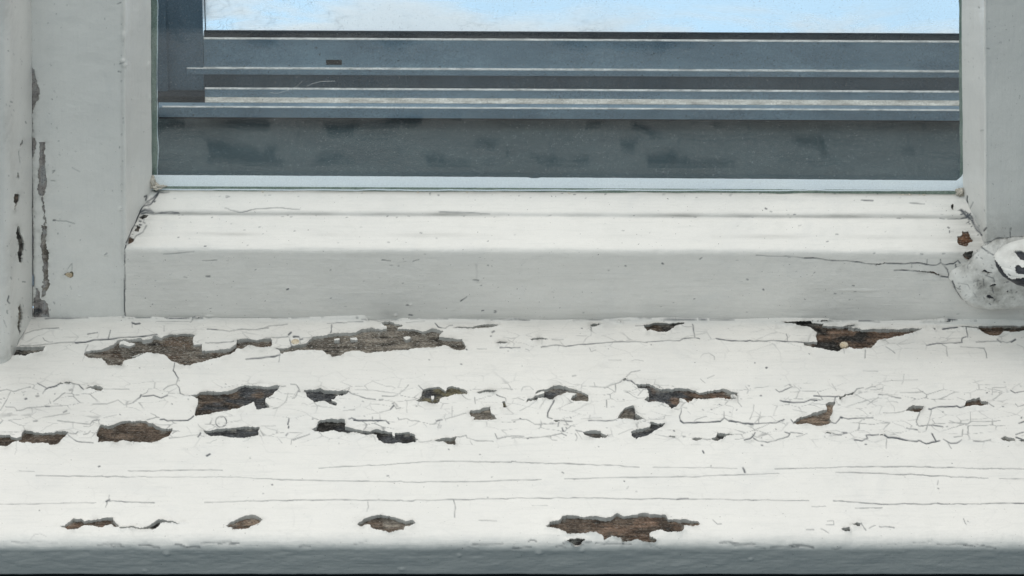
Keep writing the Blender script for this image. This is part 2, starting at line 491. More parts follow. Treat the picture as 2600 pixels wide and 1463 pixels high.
    q4 = np.stack([idx[:-1, :-1], idx[:-1, 1:], idx[1:, 1:], idx[1:, :-1]], -1)
    full = c4.all(-1); mixed = c4.any(-1) & ~full
    V = [topP.reshape(-1, 3)]; flatd = d.ravel(); ft = topP.reshape(-1, 3); fb = botP.reshape(-1, 3)
    fc = crack.ravel(); fg = grime_shade.ravel()
    ev = {}; ex_t, ex_b, ex_c, ex_g = [], [], [], []
    base = n * m
    def edge(a, b_):
        k = (a, b_) if a < b_ else (b_, a)
        if k not in ev:
            a, b_ = k; t = flatd[a] / (flatd[a] - flatd[b_])
            t = min(max(t, .02), .98)
            ev[k] = len(ex_t)
            ex_t.append(ft[a] * (1 - t) + ft[b_] * t); ex_b.append(fb[a] * (1 - t) + fb[b_] * t)
            ex_c.append(fc[a]); ex_g.append(min(1, fg[a] + .12))
        return ev[k]
    polys, segs = [], []
    for cells, fl in zip(q4[mixed], c4[mixed]):
        pl = []; out = None; first = None
        for i in range(4):
            a, b_ = cells[i], cells[(i + 1) % 4]; ia, ib = fl[i], fl[(i + 1) % 4]
            if ia:
                pl.append(int(a))
            if ia != ib:
                k = edge(int(a), int(b_)); pl.append(base + k)
                if ia:
                    out = k
                elif out is not None:
                    segs.append((out, k)); out = None
                else:
                    first = k
        if out is not None and first is not None:
            segs.append((out, first))
        polys.append(pl)
    ne = len(ex_t)
    if ne:
        V += [np.array(ex_t), np.array(ex_t), np.array(ex_b)]
        sk = [(base + ne + a, base + ne + b_, base + 2 * ne + b_, base + 2 * ne + a) for a, b_ in segs]
        fc = np.concatenate([fc, ex_c, ex_c, np.zeros(ne)]); fg = np.concatenate([fg, ex_g, np.array(ex_g) + .1, np.ones(ne) * .8])  # film walls darkened towards their foot as painted edge shade
    else:
        sk = []
    V = np.concatenate(V); quads = q4[full]
    used = np.zeros(len(V), bool); used[quads.ravel()] = True
    for p in polys:
        used[p] = True
    for s in sk:
        used[list(s)] = True
    remap = np.cumsum(used) - 1
    pm = mesh_np("paint_film", V[used], remap[quads], [[int(remap[i]) for i in p] for p in polys], True,
                 [[int(remap[i]) for i in s] for s in sk], {"crack": fc[used], "grime_shade": fg[used]})
    # ---- the bare board below
    g = wood_step
    r = np.unique(np.r_[np.arange(0, n, g), n - 1]); c = np.unique(np.r_[np.arange(0, m, g), m - 1])
    ix = np.ix_(r, c)
    hw = -0.12 + 0.28 * fbm((y if upright else x)[ix] * .01, (x if upright else y)[ix] * .25, 4, 60 + seed) * np.clip(near[ix] < 8, 0, 1)
    WP = P[ix] + N[ix] * np.minimum(hw, 0.35)[..., None]
    gx, gy = (y[ix], x[ix]) if upright else (x[ix], y[ix])
    tn = tone[ix] * (1 + (.7 if upright else 1.5) * fbm(gx * .015, gy * .2, 4, 80 + seed)[..., None] + 1.0 * fbm(x[ix] * .05, y[ix] * .08, 3, 95 + seed)[..., None])
    rim = np.clip(1.15 + near[ix] / 7.0, 0, 1) * np.clip(fbm(x[ix] * .05, y[ix] * .09, 4, 130 + seed) * 3.2 - .15, 0, 1)
    tn = tn * (1 - rim[..., None]) + np.array((.40, .385, .345)) * rim[..., None]
    wq = grid_quads(len(r), len(c))
    if keep is not None:
        wq = wq[(keep[ix].ravel()[wq] > -2).all(1)]
    wm_ = mesh_np("board", WP.reshape(-1, 3), wq, attrs={"crust": crust[ix].ravel()},
                  cattrs={"tone": np.clip(tn, .012, .5).reshape(-1, 3)})
    return pm, wm_

def prism(name, prof, xa, xb, mat, parent, bevel=0.0, shear=True):
    """profile [(y,z)...] in mm swept along x from xa to xb (each a number or a function of y,z)"""
    bm = bmesh.new(); n = len(prof); rows = []
    for xs in (xa, xb):
        row = []
        for y, z in prof:
            xx = xs(y, z) if callable(xs) else xs
            row.append(bm.verts.new((xx / 1000, (y - (K * xx if shear else 0)) / 1000, z / 1000)))
        rows.append(row)
    for i in range(n):
        j = (i + 1) % n
        bm.faces.new((rows[0][i], rows[0][j], rows[1][j], rows[1][i]))
    bm.faces.new(rows[0][::-1]); bm.faces.new(rows[1])
    bmesh.ops.recalc_face_normals(bm, faces=bm.faces)
    if bevel:
        bmesh.ops.bevel(bm, geom=list(bm.edges), offset=bevel / 1000, segments=2, affect='EDGES', profile=0.6)
    me = bpy.data.meshes.new(name); bm.to_mesh(me); bm.free()
    return link(name, me, mat, parent)

def box_prof(y0, y1, z0, z1):
    return [(y0, z0), (y1, z0), (y1, z1), (y0, z1)]

def resample(pts, step):
    """dense points along a polyline with rounded sampling, step in mm"""
    p = np.asarray(pts, float)
    seg = np.linalg.norm(np.diff(p, axis=0), axis=1); L = np.r_[0, np.cumsum(seg)]
    t = np.linspace(0, L[-1], max(2, int(L[-1] / step) + 1))
    q = np.stack([np.interp(t, L, p[:, i]) for i in range(p.shape[1])], -1)
    k = max(1, int(1.2 / step))                       # soften the corners
    if len(q) > 4 * k:
        w = np.ones(2 * k + 1) / (2 * k + 1)
        pad = np.concatenate([np.repeat(q[:1], k, 0), q, np.repeat(q[-1:], k, 0)])
        s = np.stack([np.convolve(pad[:, i], w, 'valid') for i in range(q.shape[1])], -1)
        s[0], s[-1] = q[0], q[-1]
        q = s
    return q

Z = 3.9585
A = lambda p: T(0, 780, Z, p)
B = lambda p: T(650, 780, Z, p)
C = lambda p: T(1300, 780, Z, p)
Dd = lambda p: T(1950, 780, Z, p)
E = lambda p: T(0, 1097, Z, p)
Fb = lambda p: T(650, 1097, Z, p)
G = lambda p: T(1300, 1097, Z, p)
H = lambda p: T(1950, 1097, Z, p)

# ================================================================== WINDOW SILL
sill_chips = [
 (A([(845,500),(870,468),(1000,450),(1090,435),(1150,405),(1190,365),(1300,345),(1420,345),(1440,368),(1530,355),(1550,325),(1620,335),(1640,310),(1730,300),(1850,290),(1965,303),(1945,340),(1945,400),(2035,385),(2030,465),(2110,460),(2320,450),(2335,435),(2375,405),(2378,362),(2573,350),(2723,340),(2738,370),(2723,420),(2633,435),(2573,425),(2500,405),(2440,440),(2390,445),(2310,500),(2230,520),(2110,560),(2000,580),(1890,608),(1830,600),(1750,575),(1700,540),(1670,500),(1600,488),(1470,492),(1400,520),(1300,555),(1240,570),(1225,620),(1150,608),(1080,600),(1030,545),(960,532),(880,525)]), 'grey', 'brown', .85),
 (A([(100,505),(130,450),(180,430),(300,435),(450,430),(430,465),(300,490),(260,510),(150,512)]), 'dark', 'grey', .6),
 (B([(185,432),(250,442),(320,428),(352,414),(440,414),(500,390),(545,345),(570,320),(700,310),(850,292),(1000,280),(1050,255),(1180,245),(1310,240),(1320,215),(1265,195),(1300,170),(1360,165),(1400,185),(1480,195),(1470,215),(1420,225),(1415,245),(1500,240),(1640,250),(1680,270),(1780,250),(1880,262),(1850,300),(1840,330),(1900,340),(2060,350),(2085,400),(2105,420),(2100,455),(2040,455),(1960,440),(1910,420),(1830,425),(1760,430),(1640,445),(1500,465),(1400,450),(1340,455),(1250,480),(1130,488),(1030,465),(960,460),(900,470),(860,505),(770,525),(700,490),(660,455),(560,462),(440,470),(330,475),(250,500),(245,470),(210,455)]), 'grey', 'grey', 1.0),
 (B([(1980,240),(2060,228),(2190,225),(2250,200),(2330,195),(2450,210),(2370,232),(2240,244),(2160,238),(2060,246)]), 'grey', 'grey', .3),
 (B([(2410,390),(2450,372),(2520,382),(2525,395),(2450,402)]), 'slate', 'slate', .1),
 (A([(845,865),(900,835),(960,815),(1010,830),(1050,848),(1000,862),(910,852)]), 'grey', 'grey', .3),
 (A([(590,812),(610,795),(650,798),(670,783),(712,788),(715,800),(670,802),(640,812)]), 'dark', 'dark', 0),
 (A([(1840,905),(1900,910),(1985,900),(2010,885),(2100,878),(2300,880),(2390,850),(2410,825),(2470,805),(2573,818),(2673,820),(2813,822),(2788,870),(2733,920),(2683,945),(2673,985),(2718,1045),(2633,1060),(2583,1052),(2573,1030),(2545,990),(2490,1010),(2400,1045),(2300,1060),(2190,1075),(2130,1100),(2040,1115),(1960,1118),(1970,1060),(1985,1000),(1990,940),(1950,917),(1880,914),(1850,918)]), 'brown', 'slate', .2),
 (A([(-400,1310),(0,1310),(60,1315),(105,1310),(110,1335),(160,1345),(210,1330),(215,1290),(250,1265),(340,1280),(450,1285),(580,1275),(690,1280),(695,1300),(640,1350),(590,1400),(520,1415),(480,1390),(400,1385),(330,1400),(250,1395),(190,1385),(180,1375),(120,1385),(70,1415),(0,1420),(-400,1420)]), 'brown', 'brown', .25),
 (A([(970,1300),(985,1240),(1015,1205),(1060,1222),(1120,1220),(1200,1180),(1290,1165),(1460,1165),(1490,1190),(1540,1200),(1580,1225),(1640,1250),(1735,1242),(1715,1290),(1690,1325),(1640,1345),(1580,1370),(1480,1390),(1380,1390),(1290,1380),(1240,1358),(1160,1385),(980,1382),(990,1330),(975,1305)]), 'brown', 'brown', .3),
 (A([(2040,1270),(2130,1255),(2250,1245),(2400,1230),(2530,1222),(2573,1232),(2613,1230),(2598,1280),(2603,1310),(2573,1328),(2450,1345),(2300,1340),(2190,1325),(2100,1310),(2060,1290)]), 'slate', 'slate', .1),
 (B([(475,865),(540,850),(640,850),(700,870),(800,870),(935,875),(900,910),(850,925),(820,915),(760,955),(815,975),(810,1005),(740,1000),(690,975),(600,975),(580,950),(510,930),(500,890)]), 'slate', 'slate', .2),
 (B([(1605,970),(1640,955),(1670,920),(1680,850),(1740,835),(1840,820),(1870,850),(1900,860),(1920,835),(1970,815),(2040,830),(2120,870),(2125,905),(2000,910),(1900,920),(1850,935),(1830,970),(1780,990),(1720,980),(1640,985)]), 'slate', 'ochre', .4),
 (B([(2195,892),(2290,875),(2420,870),(2400,887),(2270,902)]), 'slate', 'grey', .1),
 (B([(2480,970),(2505,968),(2515,1040),(2480,1042)]), 'ochre', 'ochre', .2),
 (B([(2145,1085),(2160,1060),(2260,1058),(2280,1040),(2355,1025),(2360,1070),(2390,1105),(2420,1145),(2330,1155),(2180,1160),(2190,1130),(2150,1110)]), 'grey', 'grey', .1),
 (B([(555,1255),(610,1240),(620,1180),(660,1155),(760,1155),(890,1165),(895,1235),(960,1250),(1100,1265),(1150,1275),(1210,1250),(1270,1270),(1360,1275),(1450,1285),(1530,1270),(1600,1310),(1605,1350),(1640,1355),(1600,1385),(1500,1405),(1400,1400),(1280,1390),(1230,1360),(1210,1310),(1160,1297),(1110,1308),(1040,1300),(980,1282),(930,1300),(830,1295),(780,1272),(720,1285),(640,1285),(590,1275)]), 'dark', 'slate', .15),
 (B([(1780,1378),(1850,1358),(1910,1342),(1950,1355),(2030,1335),(2012,1355),(2000,1420),(1930,1405),(1890,1385),(1830,1387)]), 'grey', 'grey', .1),
 (C([(1325,205),(1380,200),(1430,182),(1580,180),(1680,165),(1740,165),(1735,188),(1650,205),(1620,235),(1560,268),(1480,270),(1400,255),(1365,268),(1340,235)]), 'brown', 'dark', .2),
 (C([(790,212),(830,192),(915,190),(860,207),(830,222),(800,228)]), 'dark', 'dark', 0),
 (C([(165,352),(215,336),(290,330),(400,341),(300,348),(220,352),(195,362)]), 'dark', 'dark', 0),
 (C([(1050,160),(1105,158),(1105,166),(1050,168)]), 'dark', 'dark', 0),
 (C([(135,985),(150,955),(200,955),(225,930),(235,870),(270,855),(350,850),(400,825),(480,815),(540,830),(580,850),(650,855),(720,880),(765,905),(770,968),(680,970),(580,958),(600,930),(650,900),(560,900),(510,915),(440,930),(420,965),(370,955),(340,940),(260,945),(240,975),(190,985),(160,975)]), 'slate', 'grey', .2),
 (C([(1235,805),(1300,795),(1380,795),(1430,820),(1500,850),(1600,855),(1680,840),(1760,845),(1840,855),(1890,880),(1960,865),(2060,855),(2120,850),(2190,880),(2265,875),(2265,900),(2240,950),(2150,945),(2080,935),(2000,940),(1900,945),(1830,935),(1800,960),(1770,990),(1745,965),(1690,950),(1680,1000),(1660,1025),(1605,1050),(1570,1010),(1480,990),(1420,985),(1380,990),(1330,960),(1380,935),(1375,880),(1360,850),(1300,840),(1260,830)]), 'slate', 'red', .15),
 (C([(1115,765),(1122,748),(1145,750),(1158,772),(1130,776)]), 'dark', 'dark', 0),
 (C([(1055,1155),(1090,1080),(1130,1040),(1165,1020),(1220,1010),(1235,1060),(1240,1100),(1290,1130),(1330,1165),(1230,1165),(1150,1155)]), 'grey', 'slate', .2),
 (C([(1380,1180),(1450,1185),(1545,1182),(1500,1220),(1400,1285),(1330,1320),(1250,1345),(1200,1320),(1190,1280),(1250,1265),(1300,1250),(1380,1230),(1400,1205)]), 'slate', 'slate', .1),
 (C([(705,1270),(770,1275),(885,1272),(895,1300),(940,1318),(975,1315),(940,1345),(850,1350),(780,1335),(735,1305)]), 'slate', 'grey', .1),
 (C([(1575,1320),(1620,1325),(1655,1333),(1640,1345),(1595,1336)]), 'brown', 'brown', 0),
 (C([(1800,1355),(1830,1335),(1880,1340),(1920,1352),(1860,1375),(1815,1370)]), 'brown', 'brown', .1),
 (C([(1990,1350),(2050,1330),(2065,1295),(2180,1298),(2225,1312),(2150,1320),(2120,1345),(2070,1365),(2010,1355)]), 'slate', 'slate', .1),
 (C([(412,1168),(440,1155),(490,1158),(492,1170),(440,1174)]), 'dark', 'dark', 0),
 (Dd([(140,150),(250,147),(420,144),(610,140),(590,150),(430,160),(450,180),(560,178),(545,205),(620,215),(760,212),(880,208),(860,224),(800,232),(900,240),(1000,250),(1130,255),(1250,245),(1400,245),(1570,243),(1500,262),(1440,290),(1340,315),(1200,335),(1110,345),(1080,380),(1050,425),(1000,440),(900,450),(800,440),(740,440),(700,462),(600,460),(480,440),(380,405),(345,380),(420,372),(500,372),(485,310),(495,270),(430,235),(370,225),(280,210),(270,190),(190,175)]), 'dark', 'red', .25),
 (Dd([(1650,240),(1700,236),(1675,257)]), 'dark', 'dark', 0),
 (Dd([(1900,228),(1940,222),(2040,222),(2110,228),(2120,208),(2250,203),(2380,205),(2573,201),(3000,203),(3000,265),(2573,265),(2440,280),(2370,268),(2340,300),(2300,322),(2240,305),(2180,280),(2140,255),(2080,240),(1980,236)]), 'red', 'brown', .2),
 (Dd([(250,1185),(320,1140),(420,1100),(540,1070),(585,1060),(580,1005),(610,985),(670,990),(645,1040),(640,1090),(620,1150),(630,1190),(600,1208),(400,1203),(290,1200)]), 'tan', 'tan', .15),
 (Dd([(1375,1078),(1420,1040),(1470,1015),(1565,1020),(1555,1060),(1530,1088),(1450,1085)]), 'red', 'red', .1),
 (Dd([(1970,1015),(2000,965),(2050,945),(2125,930),(2140,975),(2210,985),(2215,1010),(2130,1020),(2040,1018)]), 'red', 'red', .1),
 (Dd([(2345,1350),(2390,1322),(2430,1345),(2480,1360),(2490,1382),(2420,1387),(2360,1367)]), 'red', 'red', .1),
 (Dd([(2510,1365),(2573,1355),(2660,1350),(2660,1375),(2573,1374)]), 'dark', 'dark', .1),
 (Dd([(705,930),(740,933),(770,903),(830,888),(870,868),(850,902),(790,912),(750,945),(735,970),(720,955)]), 'lead', 'slate', .4),
 (Dd([(555,1297),(590,1284),(650,1294),(610,1304)]), 'dark', 'dark', 0),
 (Dd([(1110,1308),(1140,1298),(1172,1306),(1150,1314)]), 'dark', 'dark', 0),
 (E([(575,962),(640,966),(690,935),(740,900),(830,905),(860,925),(960,905),(1020,890),(1145,890),(1140,925),(1190,960),(1195,990),(1150,985),(1120,955),(1020,980),(930,965),(830,970),(790,990),(740,1000),(680,1000),(655,980)]), 'red', 'brown', .4),
 (E([(1195,984),(1320,984),(1430,980),(1505,965),(1540,945),(1590,915),(1650,910),(1700,928),(1780,940),(1865,937),(1780,948),(1690,945),(1620,945),(1590,980),(1530,1000),(1505,992),(1430,994),(1320,997),(1195,996)]), 'dark', 'dark', .1),
 (E([(2260,980),(2310,935),(2370,910),(2450,880),(2540,865),(2573,865),(2613,890),(2648,910),(2613,940),(2573,955),(2480,990),(2340,995),(2350,975)]), 'red', 'tan', .4),
 (Fb([(1010,940),(1090,915),(1180,875),(1250,855),(1370,870),(1440,900),(1500,925),(1560,920),(1610,945),(1550,965),(1500,970),(1490,1005),(1420,1015),(1330,1030),(1260,1010),(1160,995),(1140,965),(1060,970)]), 'brown', 'grey', .5),
 (G([(335,985),(390,940),(490,915),(510,880),(560,870),(680,870),(760,880),(860,880),(960,895),(1010,885),(1060,850),(1120,875),(1240,865),(1320,840),(1380,860),(1470,850),(1550,865),(1570,905),(1640,900),(1690,920),(1860,920),(1895,950),(1870,965),(1730,970),(1735,1005),(1690,1030),(1560,1025),(1490,1000),(1370,1030),(1380,1060),(1460,1090),(1440,1110),(1330,1105),(1250,1085),(1180,1105),(1110,1105),(1090,1075),(1000,1060),(920,1090),(920,1060),(890,1040),(780,1030),(560,1050),(520,1015),(470,1000),(400,995)]), 'brown', 'red', .35),
 (G([(550,1100),(600,1085),(700,1080),(750,1082),(710,1110),(690,1135),(640,1140),(600,1110)]), 'dark', 'dark', 0),
 (H([(730,995),(760,985),(810,995),(815,1020),(770,1018)]), 'slate', 'slate', .1),
 (H([(840,955),(900,935),(935,945),(910,970),(860,968)]), 'lead', 'slate', .1),
 (B([(2215,126),(2380,122),(2573,126),(2640,130),(2573,136),(2380,134),(2225,136)]), 'dark', 'dark', 0),
 (A([(1850,112),(2000,112),(2130,108),(2130,118),(2000,120),(1850,120)]), 'dark', 'dark', 0),
 (Dd([(1535,152),(1700,144),(1860,144),(1860,150),(1700,152)]), 'dark', 'dark', 0),
]
sill_islands = [A([(1190,398),(1230,372),(1330,378),(1370,392),(1300,412),(1220,408)]),
                A([(1300,520),(1400,500),(1440,495),(1380,515)]),
                B([(1765,945),(1770,915),(1790,912),(1795,935),(1780,955)]),
                B([(1360,1278),(1375,1262),(1395,1275),(1395,1318),(1375,1312)]),
                B([(1480,330),(1530,322),(1560,345),(1500,362)]),
                C([(225,905),(250,880),(320,872),(320,895),(260,905)]),
                C([(2180,915),(2215,900),(2255,910),(2240,940),(2195,938)]),
                B([(780,355),(840,345),(845,360),(790,368)]), B([(940,335),(1010,325),(1020,345),(950,350)]),
                G([(1390,1040),(1500,1010),(1500,1080),(1400,1070)])]
w1, w2 = 1.25, 1.7
def L(t, pts, w=w1, a=.8):
    return (t(pts), w, a)
sill_cracks = [
 # long hairlines along the grain
 L(E,[(190,410),(340,415)],1.1,.35), L(E,[(1290,410),(1550,408),(1900,400),(2240,400)],1.2,.55), L(Fb,[(630,385),(900,365),(1300,348),(1600,325),(1900,312),(2300,318),(2573,325)],1.2,.55),
 L(G,[(0,320),(200,340),(500,335),(800,350),(1280,375)],1.2,.62), L(G,[(1420,375),(1900,378),(2260,385)],1.1,.45), L(H,[(70,390),(400,385),(800,370),(1200,365),(1700,370),(2100,385),(2573,390),(2900,395)],1.2,.6),
 L(E,[(360,455),(800,462),(1300,470)],1.2,.6), L(E,[(1300,470),(1800,470),(2300,470),(2573,490)],1.1,.4), L(Fb,[(0,488),(500,505),(1000,515),(1500,520),(2100,520),(2573,505)],1.2,.55),
 L(G,[(0,505),(300,495)],1.2,.5), L(G,[(530,490),(700,485),(1100,478),(1700,470),(2100,455),(2573,438)],1.2,.55), L(H,[(0,437),(110,437)],1.1,.5), L(H,[(680,430),(1000,433),(1400,445),(1700,462),(2210,487)],1.3,.7), L(H,[(2330,490),(2900,490)],1.1,.5),
 L(E,[(-300,750),(0,745),(400,740),(800,730),(960,725)],1.2,.45), L(E,[(1090,715),(1300,728),(1550,732)],1.3,.65), L(E,[(2050,725),(2573,712)],1.2,.5), L(Fb,[(0,712),(800,705),(1400,712),(2000,705),(2573,690)],1.2,.62),
 L(G,[(0,688),(600,685),(1300,695),(1700,695),(2100,700),(2573,708)],1.2,.62), L(H,[(0,705),(410,708)],1.2,.6), L(H,[(660,715),(1000,737),(1200,745),(1800,747),(2300,740),(2900,740)],1.4,.75), L(H,[(880,785),(1150,780)],1.1,.6), L(H,[(440,768),(580,768)],1.1,.4),
 L(E,[(1065,770),(1085,710),(1095,650)],1.2,.6), L(E,[(1070,715),(1095,702)],2.4,1.), L(E,[(2080,260),(2105,245)],2.2,1.), L(E,[(990,370),(1002,366)],2,.8),
 L(Fb,[(1130,720),(1135,770),(1110,820)],1.1,.5), L(Fb,[(1985,710),(2005,800),(1995,880)],1.2,.6), L(Fb,[(360,100),(540,45)],1.1,.5), L(Fb,[(2240,910),(2420,912)],1.1,.4),
 L(E,[(310,1090),(350,1045),(400,1035),(460,1060)],1.1,.3),
 # upper left
 L(A,[(760,378),(860,372),(950,352),(1080,345),(1190,335),(1300,325),(1420,322),(1500,312),(1580,300)],1.9,1.), L(A,[(200,410),(400,400),(600,375),(760,372)],1.2,.6),
 L(A,[(250,290),(340,255),(450,240),(590,235)],1.3,.65), L(A,[(880,290),(985,275)],1.3,.6), L(A,[(1110,255),(1080,345)],1.4,.8), L(A,[(845,500),(890,400)],1.2,.6), L(A,[(845,510),(830,560)],1.1,.4),
 L(A,[(1755,580),(1740,660),(1790,740),(1770,800),(1680,815),(1645,850)],1.4,.8), L(A,[(1770,800),(1800,830),(1810,890),(1840,905)],1.4,.8), L(A,[(1330,175),(1360,190),(1400,185)],2.2,1.), L(A,[(1330,180),(1330,225)],1.1,.5),
 L(A,[(450,855),(480,835),(590,810)],1.6,.9), L(A,[(710,790),(800,805),(840,860)],1.6,.9), L(A,[(1050,845),(1130,840),(1300,840)],1.1,.4),
 L(A,[(930,990),(1080,990),(1190,950),(1250,1000),(1340,985)],1.3,.6), L(A,[(1340,985),(1410,930),(1415,905)],1.7,.9), L(A,[(1430,920),(1550,912),(1620,935),(1690,910)],1.5,.8),
 L(A,[(-200,870),(0,860),(70,845),(130,870),(200,850),(300,820)],1.3,.6), L(A,[(100,870),(60,970),(0,1060)],1.1,.5), L(A,[(370,785),(460,840),(430,890)],1.3,.7), L(A,[(170,1060),(300,1030),(460,1020),(620,1010)],1.3,.6), L(A,[(460,1020),(500,1020)],2,.9), L(A,[(440,1130),(560,1110),(700,1085)],1.2,.5), L(A,[(530,970),(600,920),(650,880)],1.2,.55),
 L(A,[(60,1020),(150,1030),(180,1060)],1.1,.5), L(A,[(370,915),(385,912)],3,.7), L(A,[(258,940),(270,935)],2.5,.9), L(A,[(700,855),(725,850)],2.5,.6), L(A,[(640,1075),(670,1060)],2.2,.6), L(A,[(340,1165),(380,1160)],2.2,.5), L(A,[(80,1095),(120,1090)],2.2,.4),
 L(A,[(580,1160),(720,1175),(830,1190),(900,1195),(940,1160),(1000,1150)],1.3,.6), L(A,[(690,1300),(760,1290),(780,1270)],1.3,.6), L(A,[(690,1320),(780,1370),(940,1385)],1.5,.75), L(A,[(840,1300),(880,1290),(900,1265)],1.4,.6), L(A,[(1000,1200),(990,1160)],1.1,.5),
 L(A,[(1480,1160),(1570,1125),(1600,1130)],1.3,.7), L(A,[(1610,1150),(1650,1145),(1690,1165),(1890,1165),(1950,1125)],1.7,.95), L(A,[(1730,1290),(1790,1260)],1.2,.5), L(A,[(1700,1340),(1850,1320),(1990,1300)],1.2,.5), L(A,[(1985,1325),(2010,1290)],1.8,.8),
 (T(0,780,Z,[(2220+52*math.cos(a),1175+55*math.sin(a)) for a in np.linspace(0.6,6.6,20)]),1.3,.75),
 L(A,[(2080,250),(2200,255),(2300,262),(2420,240),(2573,245),(2700,230)],1.4,.7), L(A,[(2060,380),(2200,378),(2350,368)],1.2,.6), L(A,[(1650,200),(1650,260)],1.1,.4), L(A,[(1940,135),(1930,165),(1915,170)],1.6,.8), L(A,[(1570,160),(1720,152),(1900,160)],1.3,.5),
 # B
 L(B,[(-100,545),(0,540),(240,512)],1.9,.9), L(B,[(240,500),(235,570)],1.1,.5), L(B,[(100,330),(320,315)],1.2,.6), L(B,[(470,330),(560,322)],1.2,.5), L(B,[(330,300),(350,280)],2.4,.9), L(B,[(380,320),(430,320)],2.0,1.), L(B,[(440,350),(465,340)],2.0,.9), L(B,[(340,345),(352,400),(380,415)],1.5,.8), L(B,[(440,330),(445,400)],1.2,.6),
 L(B,[(760,195),(750,285)],1.4,.7), L(B,[(70,240),(120,210),(320,185)],1.3,.6), L(B,[(720,180),(820,170),(950,160),(1080,150)],1.4,.6), L(B,[(1805,180),(1830,220),(1900,240),(1935,210),(1975,205)],1.5,.8), L(B,[(1510,170),(1690,155)],1.3,.4),
 L(B,[(350,795),(410,800),(435,850),(430,870),(400,920),(360,940)],1.3,.6), L(B,[(430,868),(440,872)],2.2,.9), L(B,[(235,820),(300,815)],1.2,.5), L(B,[(320,880),(300,960),(230,1020),(170,1040)],1.1,.45),
 L(B,[(935,875),(940,830)],1.2,.5), L(B,[(935,878),(1000,900),(1100,935),(1200,948)],1.4,.7), L(B,[(1000,850),(1200,855),(1420,885)],1.0,.35), L(B,[(1270,910),(1380,912),(1440,885),(1500,840),(1530,800)],1.3,.6), L(B,[(1630,805),(1680,850)],1.3,.6),
 L(B,[(1245,1075),(1340,1055)],1.2,.5), L(B,[(1350,1050),(1390,1010)],2.0,1.), L(B,[(1380,990),(1390,985)],2,.7), L(B,[(1240,950),(1280,948)],1.6,.7), L(B,[(1390,1000),(1410,1040),(1460,1030)],1.1,.5), L(B,[(1520,960),(1520,1080)],1.0,.35),
 L(B,[(930,1145),(960,1135),(1000,1150)],1.4,.7), L(B,[(980,1155),(1050,1162),(1170,1160),(1310,1165),(1330,1190)],1.9,1.), L(B,[(1175,1120),(1175,1158)],1.1,.5), L(B,[(1430,1130),(1440,1150),(1520,1135),(1560,1160),(1640,1165)],1.2,.5), L(B,[(1820,1170),(1870,1160)],1.7,.8), L(B,[(1900,1150),(1980,1125),(2110,1085)],1.2,.55), L(B,[(1830,1230),(1850,1180)],1.1,.4), L(B,[(1680,1190),(1720,1220)],1.1,.4), L(B,[(560,1130),(620,1150)],1.2,.5),
 L(B,[(380,1360),(540,1300)],1.2,.5), L(B,[(350,1400),(360,1350)],1.1,.4), L(B,[(1640,1370),(1760,1360)],1.2,.5), L(B,[(2030,1335),(2110,1310)],1.4,.6), L(B,[(2110,1310),(2120,1335),(2200,1355),(2380,1365)],1.3,.6), L(B,[(2400,1290),(2425,1335),(2573,1310),(2700,1320)],1.3,.6),
 L(B,[(2420,905),(2510,935),(2510,970)],1.3,.7), L(B,[(2200,930),(2205,990)],1.1,.5), L(B,[(1970,1020),(1970,1120)],1.1,.5), L(B,[(330,1140),(325,1200)],1.8,.8), L(B,[(335,1220),(330,1235)],2,.8), L(B,[(300,1315),(320,1295)],2,.8), L(B,[(2220,435),(2320,440)],1.2,.5),
 L(B,[(60,1220),(200,1215)],1.0,.35), L(B,[(220,1340),(265,1385)],1.1,.35), L(B,[(2380,275),(2400,268)],2,.7),
 # C
 L(C,[(-120,432),(0,435),(80,430)],1.4,.7), L(C,[(290,425),(420,410),(550,412)],1.4,.65), L(C,[(550,410),(780,390),(960,375)],1.4,.75), L(C,[(960,375),(1130,370),(1300,372),(1460,365),(1680,360),(1720,340),(1850,325),(1890,335)],1.4,.75), L(C,[(2050,340),(2150,355),(2280,360),(2380,355),(2420,370),(2573,358),(2713,365),(2833,372),(2920,380)],1.5,.8),
 L(C,[(1815,190),(1840,320)],1.6,.85), L(C,[(1240,210),(1330,210)],1.4,.7), L(C,[(795,220),(795,265)],1.3,.7), L(C,[(780,430),(800,465),(850,450)],1.1,.4), L(C,[(1520,137),(1700,130),(1840,138)],1.8,.8), L(C,[(1650,90),(1650,135)],1.1,.5), L(C,[(400,343),(520,345)],1.2,.5),
 L(C,[(770,815),(860,820),(950,830),(990,800),(1090,775),(1120,755)],1.2,.5), L(C,[(1150,725),(1200,670),(1290,655)],1.2,.55), L(C,[(1160,765),(1200,762),(1240,805)],1.6,.85), L(C,[(1035,800),(1040,870)],1.3,.6), L(C,[(945,950),(950,1020)],1.3,.6), L(C,[(830,780),(835,810)],1.1,.5), L(C,[(970,550),(1100,552)],1.0,.35), L(C,[(1200,560),(1240,545),(1320,560)],1.0,.35), L(C,[(1900,520),(1920,490),(1980,480),(2030,510),(2035,545)],1.0,.35),
 L(C,[(90,860),(110,820),(180,810),(220,850)],1.0,.4), L(C,[(80,1060),(180,1010),(250,970)],1.0,.4), L(C,[(0,940),(60,930),(120,960)],1.0,.35),
 L(C,[(420,965),(400,1000),(360,1080),(360,1130),(400,1145)],1.6,.8), L(C,[(500,940),(520,970),(480,1060)],1.0,.35), L(C,[(0,1155),(150,1145),(230,1200),(330,1190)],1.2,.45), L(C,[(770,1165),(850,1167),(1055,1155)],1.5,.65), L(C,[(490,1165),(600,1165)],1.6,.8), L(C,[(470,1180),(460,1225)],1.4,.7), L(C,[(700,1140),(900,1130)],1.0,.3),
